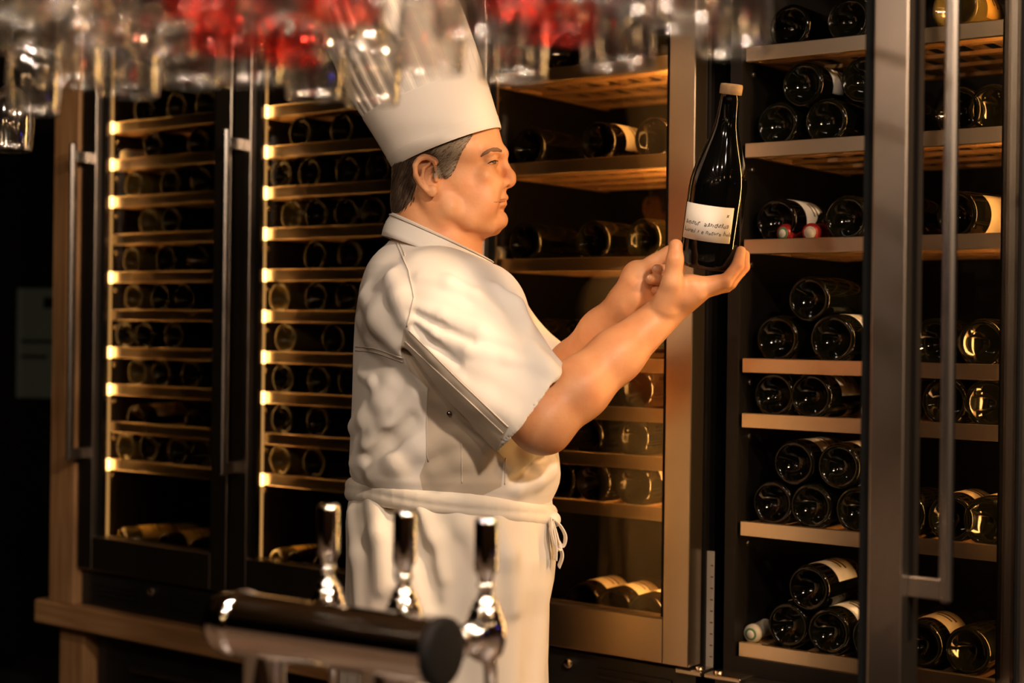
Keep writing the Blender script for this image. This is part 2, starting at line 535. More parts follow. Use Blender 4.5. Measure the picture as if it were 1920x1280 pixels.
def label_mb(r, a0, a1, z0, z1, th=.0005, seg=16):
    vs_ = []; fs = []
    for rr in (r + .0002, r + .0002 + th):
        for z in (z0, z1):
            for i in range(seg + 1):
                a = a0 + (a1 - a0) * i / seg
                vs_.append((rr * math.cos(a), rr * math.sin(a), z))
    n = seg + 1
    for i in range(seg):
        fs.append((2 * n + i, 2 * n + i + 1, 3 * n + i + 1, 3 * n + i))
        fs.append((i + 1, i, n + i, n + i + 1))
        fs.append((i, i + 1, 2 * n + i + 1, 2 * n + i)); fs.append((n + i + 1, n + i, 3 * n + i, 3 * n + i + 1))
    fs.append((0, 2 * n, 3 * n, n)); fs.append((n - 1, 2 * n - 1, 4 * n - 1, 3 * n - 1))
    return MB().add(vs_, fs)
def capsule_mesh(kind, m):
    return MB().lathe([(.0160, .243), (.0153, .250), (.0150, .2875), (.0170, .2885), (.0170, .2975), (.0150, .2985), (.0148, .3028), (.011, .3032), (0, .3032)], 24).mesh('capsule', m, True)
ME_BOT = {(k, g): bottle_mesh(k, M[g]) for k in ('burgundy', 'bordeaux') for g in ('bottle', 'bottle_g', 'bottle_lit')}
RAD = {'burgundy': .0415, 'bordeaux': .0375}
ME_LAB = {(k, m): label_mb(RAD[k], -.95, .95, .042, .118 if k == 'burgundy' else .140).mesh('label', M[m], True)
          for k in RAD for m in ('label', 'label_w', 'label_y')}
ME_PRINT = {k: MB().add(*(lambda q: (q.v, q.f))(label_mb(RAD[k] + .0006, -.35, .35, .074, .078))).add(*(lambda q: (q.v, q.f))(label_mb(RAD[k] + .0006, -.45, .45, .088, .093))).mesh('label_print', M['ink'], True) for k in RAD}
ME_CAP = {m: capsule_mesh('b', M[m]) for m in ('foil_r', 'foil_k', 'foil_g')}
ME_SEAL = {m: MB().lathe([(0, .3045), (.010, .3043), (.0115, .3036), (.0115, .303)], 20).mesh('seal', M[m], True) for m in ('foil_grn', 'foil_r', 'foil_g')}

ME_SEALC = MB().lathe([(0, .3052), (.0072, .3050), (.0076, .3044)], 20).mesh('seal_print', M['label_w'], True)
ORD = ['first', 'second', 'third', 'fourth', 'fifth', 'sixth', 'seventh', 'eighth', 'ninth', 'tenth', 'eleventh']
CABN = ['the leftmost wine cabinet', 'the second wine cabinet', 'the cabinet behind the chef', 'the open wine cabinet']

def place_bottle(pos, axis, roll, kind, g, label, group, lab=None, cap='foil_k', seal=None, scale=1.0, lab_roll=0.0):
    """pos: centre of the base; axis: base to neck; local X (the label's middle) turns roll from straight up"""
    ax = Vector(axis).normalized()
    up = Vector((0, 0, 1)) - ax * ax.z
    if up.length < .2: up = Vector((0, -1, 0)) - ax * -ax.y
    up.normalize()
    x = Matrix.Rotation(roll, 3, ax) @ up
    y = ax.cross(x)
    m = Matrix((x, y, ax)).transposed().to_4x4()
    t = thing('wine_bottle', label, 'wine bottle', (0, 0, 0), 0, group)
    t.matrix_world = Matrix.Translation(pos) @ m @ Matrix.Scale(scale, 4)
    link('glass_body', ME_BOT[kind, g], t)
    if lab:
        l = link('label', ME_LAB[kind, lab], t)
        link('label_print', ME_PRINT[kind], l)
    if cap:
        c = link('capsule', ME_CAP[cap], t)
        if seal:
            link('seal', ME_SEAL[seal], c); link('seal_print', ME_SEALC, c)
    return t

YB = .034   # bottle bases behind the shelf front (from CB)
def fill(ci, shelves, floor_z, rows):
    """rows: (shelf index, py, [(px, kind, glass, label, roll, opts)], [upper row])"""
    for si, py, low, up in rows:
        z = shelves[si] - .008 if si < len(shelves) else floor_z
        lowpos = []
        last = None
        items = sorted(low, key=lambda q: q[0])
        nl = len(items)
        for k, it in enumerate(items):
            px, kind, g, lab, roll = it[:5]; o = it[5] if len(it) > 5 else {}
            sc = o.get('s', 1.0)
            r = RAD[kind] * sc
            if lab: roll = max(abs(roll), .95 if z > 1.3 else .35)      # labels turned to the room
            tt, _ = PL(px, py, CB + YB)
            rr = r if not o.get('neck') else .026
            if last is not None and tt - rr < last + .0015: tt = last + rr + .0015
            last = tt + rr
            lo_t, hi_t = CAB_T[ci] + .036 + r, CAB_T[ci] + BW - .036 - r
            if not o.get('neck'): tt = min(max(tt, lo_t), hi_t)
            lowpos.append((tt, r, z + r))
            desc = {'label': 'cream-labelled', 'label_w': 'white-labelled', 'label_y': 'yellow-labelled', None: 'dark'}[lab]
            if o.get('neck'): desc = {'foil_r': 'red-capped', 'foil_g': 'pale-capped', 'foil_k': 'black-capped'}[o.get('cap', 'foil_k')]
            where = ('shelf ' + 'number ' + ['one', 'two', 'three', 'four', 'five', 'six', 'seven', 'eight', 'nine', 'ten'][si] + ' down') if si < len(shelves) else 'the cabinet floor'
            lbl = f'{desc} bottle, {ORD[k]} from left on {where} in {CABN[ci]}'
            yaw = o.get('yaw', 0.0)
            if o.get('neck'):
                L = .302
                d = (-N + U * math.tan(yaw)).normalized()
                rear = W(tt, CB + YB + o.get('in', 0), z) - d * L
                base = Vector((rear.x, rear.y, z + r + .001))
                tip = W(tt, CB + YB + o.get('in', 0), z + .019)
                axis = tip - base
                pos = base
            else:
                axis = N + U * math.tan(yaw)
                pos = W(tt, CB + YB + o.get('in', 0), z + r + .0005)
            place_bottle(pos, axis, roll, kind, g, lbl, f'bottles in {CABN[ci]}', lab, o.get('cap', 'foil_k'), o.get('seal'), sc)
        for k, it in enumerate(sorted(up, key=lambda q: q[0])):
            px, kind, g, lab, roll = it[:5]; o = it[5] if len(it) > 5 else {}
            sc = o.get('s', 1.0); r = RAD[kind] * sc
            if lab: roll = max(abs(roll), .95 if z > 1.3 else .35)
            tt, _ = PL(px, o.get('py', py), CB + YB)
            zz = z + r
            for (t2, r2, z2) in lowpos:
                dx = abs(tt - t2)
                if dx < r + r2: zz = max(zz, z2 + math.sqrt((r + r2) ** 2 - dx * dx))
            desc = {'label': 'cream-labelled', 'label_w': 'white-labelled', 'label_y': 'yellow-labelled', None: 'dark'}[lab]
            sn = ['one', 'two', 'three', 'four', 'five', 'six', 'seven', 'eight', 'nine', 'ten', 'eleven'][si]
            lbl = f'{desc} bottle on top of others, {ORD[k]} from left, shelf {sn} in {CABN[ci]}'
            place_bottle(W(tt, CB + YB + o.get('in', .006), zz + .001), N + U * math.tan(o.get('yaw', 0)), roll, kind, g, lbl, f'bottles in {CABN[ci]}', lab, o.get('cap', 'foil_k'), o.get('seal'), sc)

B, X = 'burgundy', 'bordeaux'
K, G, O = 'bottle', 'bottle_g', 'bottle_lit'
fill(0, SH_A, .756, [
    (0, 215, [(268, X, G, None, 0), (330, X, K, None, 0), (384, X, K, 'label', -.9)], []),
    (1, 285, [(232, X, O, None, 0, {'neck': 1, 'cap': 'foil_g'}), (286, X, K, None, 0), (370, X, K, None, .6)], []),
    (2, 352, [(250, X, O, None, 0), (318, X, G, None, 0), (375, X, K, None, 0)], []),
    (3, 425, [(278, X, O, None, 0), (320, X, G, None, 0)], []),
    (4, 495, [(247, X, O, None, 0), (310, X, K, None, 0), (370, X, K, None, 0)], []),
    (5, 563, [(250, X, O, None, 0), (300, X, G, None, 0), (345, X, G, None, 0)], []),
    (6, 632, [(225, X, G, None, 0), (270, X, K, 'label', .9), (325, X, G, None, 0)], []),
    (7, 705, [(257, X, O, None, 0), (302, X, G, None, 0), (358, X, G, None, 0)], []),
    (9, 843, [(235, X, O, None, 0), (278, X, G, None, 0), (332, X, G, 'label', .8), (378, X, K, None, 0)],
        [(250, X, K, 'label', -.3), (360, X, K, 'label', .2)]),
    (10, 990, [(222, X, O, 'label_y', .35, {'yaw': .30}), (310, X, K, 'label_y', .1, {'yaw': .12}), (372, X, K, 'label_y', -.2)], []),
])
fill(1, SH_A, .756, [
    (1, 245, [(562, X, G, None, 0), (640, X, K, None, 0)], []),
    (2, 325, [(527, X, G, None, 0), (580, X, K, None, 0), (650, X, G, None, 0), (708, X, K, None, 0)], []),
    (3, 400, [(547, X, O, None, 0), (590, X, G, None, 0), (648, X, K, None, 0), (700, X, K, 'label', -.5)], []),
    (4, 472, [(590, X, G, None, 0), (655, X, K, None, 0)], []),
    (5, 556, [(513, X, O, None, 0), (592, X, G, None, 0), (650, X, G, None, 0)], []),
    (6, 632, [(535, X, O, None, 0), (625, X, G, None, 0)], []),
    (7, 712, [(530, X, G, None, 0), (597, X, G, None, 0), (655, X, G, None, 0)], []),
    (8, 795, [(528, X, G, None, 0), (595, X, G, None, 0)], []),
    (9, 866, [(525, X, O, None, 0), (588, X, G, None, 0)], []),
    (10, 1020, [(508, X, O, 'label_y', .3, {'yaw': .26}), (556, X, K, None, 0), (606, X, K, None, 0)], []),
])
fill(2, SH_C, .756, [
    (0, 95, [(962, X, G, None, 0), (1060, B, K, None, 0), (1190, B, K, None, 0)], []),
    (1, 258, [(990, B, G, None, 0), (1120, B, K, 'label', -.35), (1222, B, K, None, 0)], []),
    (2, 445, [(930, X, O, None, 0, {'neck': 1, 'cap': 'foil_g'}), (982, B, G, None, 0), (1110, B, G, None, 0), (1205, B, G, None, 0)], []),
    (3, 590, [(1000, B, G, None, 0), (1080, B, G, None, 0), (1190, B, K, None, 0)], []),
    (4, 725, [(1110, B, K, None, 0), (1190, B, K, None, 0)], []),
    (5, 820, [(1100, X, K, None, 0), (1185, X, G, None, 0)], []),
    (6, 918, [(1045, B, G, None, 0), (1110, B, K, None, 0), (1186, B, G, 'label', -.4)], []),
    (7, 1110, [(1075, B, K, 'label', -.15, {'in': .03}), (1140, B, K, 'label', -.15, {'in': .015}), (1203, B, K, 'label', -.15)], []),
])
fill(3, SH_D, .756, [
    (0, 15, [(1480, B, K, None, 0), (1590, B, G, 'label_w', -.75), (1790, B, O, 'label_y', .9)], []),
    (1, 225, [(1447, B, G, None, 0), (1548, B, G, None, 0), (1660, B, K, None, 0), (1795, B, G, None, 0), (1872, B, G, None, 0)],
        [(1500, B, G, 'label_w', -.5), (1612, B, G, None, 0)]),
    (2, 405, [(1405, B, K, 'label_w', .45), (1468, X, G, None, 0, {'neck': 1, 'cap': 'foil_r', 'seal': 'foil_grn', 'yaw': -.22}),
              (1509, X, G, None, 0, {'neck': 1, 'cap': 'foil_r', 'seal': 'foil_g', 'yaw': .10}), (1580, B, G, None, 0), (1675, B, K, None, 0)], []),
    (3, 625, [(1456, B, G, None, 0, {'s': 1.04}), (1560, B, G, 'label', .7, {'s': 1.07}), (1660, B, G, None, 0), (1745, B, G, None, 0), (1838, B, G, None, 0)],
        [(1512, B, G, None, 0)]),
    (4, 738, [(1440, B, G, 'label', -.55), (1510, B, G, 'label', -.6), (1630, X, K, None, 0, {'neck': 1, 'cap': 'foil_g', 'seal': 'foil_grn'}), (1770, B, G, None, 0), (1866, B, G, None, 0)], []),
    (5, 948, [(1440, B, K, None, 0), (1517, B, G, None, 0), (1606, B, G, 'label_w', -.3), (1690, B, G, None, 0), (1778, B, G, 'label', -.2), (1884, B, G, 'label', -.2)],
        [(1484, B, K, 'label', -.25), (1568, B, G, 'label_w', -.45)]),
    (6, 1178, [(1408, X, G, None, 0, {'neck': 1, 'cap': 'foil_g', 'seal': 'foil_grn'}), (1466, B, G, 'label_w', -.45, {'in': .01}), (1548, B, G, 'label', -.45), (1628, B, G, None, 0), (1720, B, G, 'label', -.3), (1800, B, G, None, 0)],
        [(1512, B, K, 'label_w', -.15)]),
])
# the bottle lying crosswise in the open cabinet, its cream label towards the room
tt, _ = PL(1792, 395, CB + .045)
place_bottle(W(tt, CB + .045, SH_D[2] + .0345), U * .25 + N * .96, 1.55, B, G,
             'bottle with a big cream label lying askew behind the open door glass', 'bottles in ' + CABN[3], 'label')
# the bottle in the chef's hands
HB0 = P(1326, 501, 2.505)
HB1 = P(1372, 160, 2.455)

def held_bottle():
    ax = (HB1 - HB0).normalized()
    y = Vector((0, -1, 0)) - ax * -ax.y          # towards the camera
    y.normalize()
    x = Matrix.Rotation(math.radians(-24), 3, ax) @ y
    # keep the label's middle a little left of the camera side
    m = Matrix((x, ax.cross(x), ax)).transposed().to_4x4()
    t = thing('wine_bottle', 'dark wine bottle with handwritten white label held up by the chef', 'wine bottle')
    t.matrix_world = Matrix.Translation(HB0) @ m
    L = (HB1 - HB0).length
    k = L / .302
    prof = [(0, .020), (.012, .018), (.026, .006), (.034, .001), (.039, 0), (.0430, .003), (.0465, .010), (.0468, .030), (.0468, .130), (.0460, .142),
            (.0435, .157), (.0385, .175), (.031, .197), (.0245, .216), (.0195, .235), (.0172, .252), (.0160, .27), (.0150, .289), (.0160, .2895)]
    g = part('glass_body', MB().lathe([(r, z * k) for r, z in prof], 64, None), M['bottle'], t, True)
    part('wax_cap', MB().lathe([(.0158, .2870 * k), (.0178, .2875 * k), (.0180, .300 * k), (.0172, .304 * k), (.010, .3048 * k), (0, .3048 * k)], 40), M['cork'], t, True)
    R0 = .0468
    lb = part('label', label_mb(R0, -.98, .98, .046, .103, .0005, 28), M['label_w'], t, True)
    # handwriting bent round the bottle
    def write(s, size, a_left, z, shear=.25):
        cu = bpy.data.curves.new('writing', 'FONT')
        cu.body = s; cu.size = size; cu.shear = shear; cu.resolution_u = 2; cu.offset = .00010; cu.space_character = 1.1
        tmp = bpy.data.objects.new('tmp', cu)
        COL.objects.link(tmp)
        bpy.context.view_layer.update()
        me = bpy.data.meshes.new_from_object(tmp.evaluated_get(bpy.context.evaluated_depsgraph_get()))
        bpy.data.objects.remove(tmp)
        for i, v in enumerate(me.vertices):
            a = a_left + v.co.x / R0
            wob = .0007 * math.sin(v.co.x * 420 + z * 900)
            rr = R0 + .0009
            v.co = Vector((rr * math.cos(a), rr * math.sin(a), z + v.co.y * (1 + .25 * math.sin(v.co.x * 700)) + wob))
        me.materials.clear(); me.materials.append(M['ink'])
        link('handwriting', me, lb)
    write('amour  aandelus', .0105, -.80, .0700)
    write('bouteil 1 e nature helt', .0085, -.86, .0575)
    write('x', .008, .72, .088)
held_bottle()

# ------------------------------------------------------------------ wooden frame round the cabinets
LZ0, LZ1 = .578, .637
structure('trim_1', MB().box(-.10, .0, 0, .10, LZ1, 2.75, .003), M['post'], W(-3.202, C0 - .005, 0), WANG)
structure('trim_2', MB().box(0, .115, 0, .10, LZ1, 2.75, .003), M['post'], W(-2.096, C0 + .03, 0), WANG)
tag(link('wooden_ledge', MB().box(0, 2.6, 0, .66, LZ0, LZ1, .004).mesh('wooden_ledge', M['ledge']), None, W(-3.352, C0 - .012, 0), WANG),
    'long oak ledge under the wine cabinets', 'ledge')
structure('trim_3', MB().box(-.10, .0, .03, .13, 0, LZ0, .003), M['post'], W(-3.195, C0 - .005, 0), WANG)
# drawer units under the ledge
for i in range(4):
    wh = ['at the wooden post', 'second from the post', 'behind the chef', 'below the open cabinet']
    d = thing('drawer_unit', 'black drawer unit under the ledge, ' + wh[i], 'drawer unit', W(-3.19 + i * .61, C0 + .06, 0), WANG, 'drawer units under the ledge')
    part('carcass', MB().box(0, .60, .02, .5, .06, LZ0), M['black'], d)
    for j, (z0, z1) in enumerate(((.33, .565), (.07, .32))):
        dr = part('drawer', MB().box(.005, .595, 0, .02, z0, z1, .002), M['black'], d)
        part('drawer_handle', MB().box(.16, .44, -.028, -.018, z1 - .075, z1 - .063, .002).box(.17, .18, -.02, 0, z1 - .074, z1 - .064).box(.42, .43, -.02, 0, z1 - .074, z1 - .064), M['handle'], dr)
# cream ruler-like sheet leaning in the slot beside the steel door, and a spare hinge plate below
q0 = W(-1.428, CB + .006, .725)
t = thing('paper_strip', 'narrow white paper strip standing in the slot beside the open cabinet', 'paper strip', q0, WANG)
part('sheet', MB().box(0, .017, 0, .004, 0, .215), M['white'], t)
for k in range(9):
    part('tick_mark', MB().box(.011, .0165, -.0004, 0, .02 + k * .021, .022 + k * .021), M['ink'], t)
hp = thing('door_hinge', 'steel hinge plate at the foot of the steel cabinet door', 'hinge', W(-1.46, C0 + .004, .718), WANG)
part('plate', MB().box(0, .055, 0, .05, 0, .010, .002), M['handle'], hp)
part('pin', MB().lathe([(0, .014), (.007, .014), (.007, -.002), (0, -.002)], 16), M['handle'], hp, True, (.04, .02, 0))
hp = thing('door_hinge', 'steel hinge plate at the lower left corner of the open cabinet', 'hinge', W(-1.40, C0 + .004, .718), WANG)
part('plate', MB().box(0, .075, 0, .06, 0, .008, .002), M['handle'], hp)
part('pin', MB().lathe([(0, .012), (.007, .012), (.007, -.002), (0, -.002)], 16), M['handle'], hp, True, (.02, .02, 0))

# dim notice on the far dark wall at the left
nb = thing('wall_notice', 'dim paper notice on the dark wall left of the wooden post', 'notice', P(30, 745, 5.39))
w_ = P(112, 745, 5.39).x - P(30, 745, 5.39).x
h_ = P(30, 540, 5.39).z - P(30, 745, 5.39).z
part('sheet', MB().box(0, w_, 0, .004, 0, h_), M['notice'], nb)
part('dark_print', MB().box(w_ * .60, w_ * .85, -.001, 0, h_ * .82, h_ * .92).box(w_ * .1, w_ * .9, -.001, 0, h_ * .50, h_ * .53).box(w_ * .1, w_ * .7, -.001, 0, h_ * .36, h_ * .39), M['wall'], nb)

# ------------------------------------------------------------------ bar counter and beer tower
ct = thing('bar_counter', 'dark bar counter carrying the chrome beer tower', 'bar counter', (0, 1.25, 0), math.radians(-8))
part('counter_top', MB().box(-1.9, 1.6, -.30, .52, .865, .905, .006), M['counter'], ct)
part('front_panel', MB().box(-1.8, 1.5, -.12, -.08, 0, .865), M['wall_w'], ct)
part('back_shelf', MB().box(-1.8, 1.5, .30, .34, 0, .865), M['counter'], ct)

TA = Vector((-.318, 1.71, 0)); TB = Vector((-.066, 1.56, 0))
TZ = 1.021
TD = (TB - TA).normalized(); TP = Vector((-TD.y, TD.x, 0))       # along the tower, and away towards the barman
TANG = math.atan2(TD.y, TD.x)
tw = thing('beer_tower', 'blurred chrome beer tower with three taps and black end cap', 'beer tower', (TA.x, TA.y, .905), TANG)
TL = (TB - TA).length
RZ = TZ - .905
def along_x(mb):     # a lathe about Z turned to lie along X
    mb.v = [(z, x, y) for x, y, z in mb.v]
    mb.f = [tuple(f) for f in mb.f]
    return mb
cyl = along_x(MB().lathe([(0, -.012), (.020, -.010), (.029, -.002), (.034, .010), (.0345, .03), (.0345, TL - .02), (.0345, TL)], 48))
part('cross_tube', cyl, M['chrome'], tw, True, (0, 0, RZ))
part('ring', along_x(MB().lathe([(.0345, .020), (.0372, .022), (.0372, .034), (.0345, .036)], 48)), M['chrome'], tw, True, (0, 0, RZ))
part('end_cap', along_x(MB().lathe([(.0352, TL - .006), (.0358, TL), (.0352, TL + .004), (.030, TL + .005), (0, TL + .005)], 48)), M['gasket'], tw, True, (0, 0, RZ))
for s in (.062, TL - .075):
    part('column', MB().lathe([(.040, 0), (.040, .006), (.026, .012), (.0235, .02), (.0235, RZ)], 40), M['chrome'], tw, True, (s, 0, 0))
for k, s in enumerate((.066, .172, .278)):
    tap = link('tap', None, tw, (s, .106, RZ))
    hz = .004 if k == 1 else 0
    part('shank', MB().tube([(0, -.106 + .02, 0), (0, -.03, 0)], .013, 20).tube([(0, -.066, 0), (0, -.060, 0)], .020, 24).tube([(0, -.04, 0), (0, 0, 0)], .016, 20), M['chrome'], tap, True)
    part('valve_body', MB().lathe([(0, -.030), (.012, -.029), (.019, -.022), (.0225, -.010), (.0225, .006), (.019, .018), (.0165, .022), (.0165, .027), (.012, .030), (0, .030)], 32), M['chrome'], tap, True)
    part('bonnet', MB().lathe([(.0135, .028), (.0135, .033), (.009, .037), (.007, .045), (.0095, .050), (.0095, .054), (0, .054)], 28), M['chrome'], tap, True)
    part('handle', MB().lathe([(.0075, .052), (.0085, .060), (.0125, .068), (.0128, .070), (.0128, .118), (.0118, .1225), (.009, .124), (0, .124)], 32), M['chrome'], tap, True)
    part('spout', MB().tube([(0, .004, -.015), (0, .012, -.04), (0, .014, -.085)], [.009, .0075, .0065], 18), M['chrome'], tap, True)

# ------------------------------------------------------------------ hanging glasses
ZR = 1.588                       # height of the rims
def glass_profile(kind):
    # rim at z = 0, opening downward; foot on top. outer then inner wall
    th = .0011
    if kind == 'wine':
        o = [(.0290, 0), (.0305, .012), (.0322, .030), (.0325, .046), (.0305, .062), (.025, .076), (.016, .086), (.007, .092), (.0042, .100), (.0038, .150), (.0045, .168), (.012, .174), (.030, .177), (.0315, .179), (.030, .1805), (0, .181)]
        i = [(0, .0895), (.009, .087), (.0145, .0835), (.0236, .0745), (.0292, .061), (.0313, .046), (.0310, .030), (.0293, .012), (.0281, 0)]
    else:
        o = [(.0318, 0), (.0322, .010), (.0325, .035), (.0315, .060), (.027, .078), (.018, .088), (.008, .094), (.0046, .102), (.0042, .132), (.005, .150), (.014, .157), (.030, .160), (.0315, .162), (.030, .1635), (0, .164)]
        i = [(0, .0910), (.010, .0885), (.017, .0855), (.0256, .0768), (.0302, .0597), (.0312, .035), (.0310, .010), (.0308, 0)]
    return i + [(.5 * (i[-1][0] + o[0][0]), -.0006)] + o
ME_GL = {(k, c): MB().lathe(glass_profile(k), 40).mesh('hanging_glass', M[c], True) for k in ('wine', 'round') for c in ('glass', 'red_glass')}
front = [(20, 283, 0), (64, 214, 0), (132, 160, 1), (240, 178, 1), (358, 160, 0), (478, 160, 0), (588, 184, 0), (694, 190, 0), (806, 135, 1), (962, 150, 1), (1160, 127, 1), (1288, 50, 1), (1374, 98, 1)]
second = [(60, 98), (186, 96), (300, 102), (422, 96), (540, 104), (655, 98), (880, 72), (1052, 74), (1222, 20)]
third = [(20, 40), (150, 38), (270, 30), (398, 44), (520, 36), (640, 30), (745, 40), (980, 24), (1110, 10)]
fourth = []
used = []
RED = {('s', 3), ('s', 4), ('s', 7), ('t', 3), ('t', 5), ('t', 7)}
rown = {'f': 'lowest', 's': 'second', 't': 'third', 'u': 'topmost'}
rownum = {}
for key, row in (('f', front), ('s', second), ('t', third), ('u', fourth)):
    for k, it in enumerate(row):
        px, py = it[:2]
        x, zz = ray(px, py)
        Y = (ZR - CAMZ) / zz
        p = Vector((x * Y, Y, ZR))
        if any((p - q).length < .0655 for q in used):
            for d in range(40):        # slide it towards or away from the camera until it hangs free
                q = p + Vector((0, (.006 * d) * (1 if d % 2 else -1), 0))
                if not any((q - w).length < .0655 for w in used): p = q; break
            else: continue
        used.append(p)
        red = (key, k) in RED
        n_ = rownum[key] = rownum.get(key, -1) + 1
        kind = 'round' if (k % 2 and key != 'f') or (key == 'f' and it[2]) else 'wine'
        lb = f'{"red-tinted" if red else "clear"} stemmed glass hanging rim down, {ORD[n_] if n_ < 11 else ["twelfth", "thirteenth"][n_ - 11]} from left in {rown[key]} row of glasses'
        o = tag(link('hanging_glass', ME_GL[kind, 'red_glass' if red else 'glass'], None, p), lb, 'glass', 'glasses hanging over the bar')
        o.rotation_euler = (random.uniform(-.03, .03), random.uniform(-.03, .03), 0)
# the rack: pairs of rails under a board, hung from the ceiling
rk = thing('hanging_rack', 'dark ceiling rack that the glasses hang from', 'glass rack', (-.35, 1.5, ZR + .15))
for y in (-.38, .58):
    part('cross_bar', MB().box(-.75, .66, y, y + .02, .085, .100, .003), M['steel'], rk)
for k in range(10):
    part('rail', MB().tube([(-.70 + k * .145, -.40, .08), (-.70 + k * .145, .62, .08)], .006, 8), M['steel'], rk, True)
for x, y in ((-.7, -.37), (.6, -.37), (-.7, .59), (.6, .59)):
    part('hanging_rod', MB().tube([(x, y, .10), (x, y, 2.75 - ZR - .15)], .006, 10), M['steel'], rk, True)

# low dark sideboard left of the post, with bottles standing on it
sb = thing('sideboard', 'low black sideboard in the dark left of the wooden post', 'sideboard', W(-4.05, C0 - .10, 0), WANG)
part('carcass', MB().box(0, .60, 0, .40, .04, .36), M['black'], sb)
part('top_board', MB().box(-.01, .61, -.01, .41, .36, .38, .003), M['black'], sb)
for k, (a, b) in enumerate(((.20, .10), (.33, .16), (.44, .10))):
    p_ = W(-4.05 + a, C0 - .10 + b, .381)
    place_bottle(p_, (0, 0, 1), (.3, -.4, .1)[k], 'bordeaux', 'bottle', 'standing bottle with white label on the sideboard, ' + ('nearest the left edge', 'between two others', 'nearest the post')[k], 'bottles on the sideboard', 'label_w')

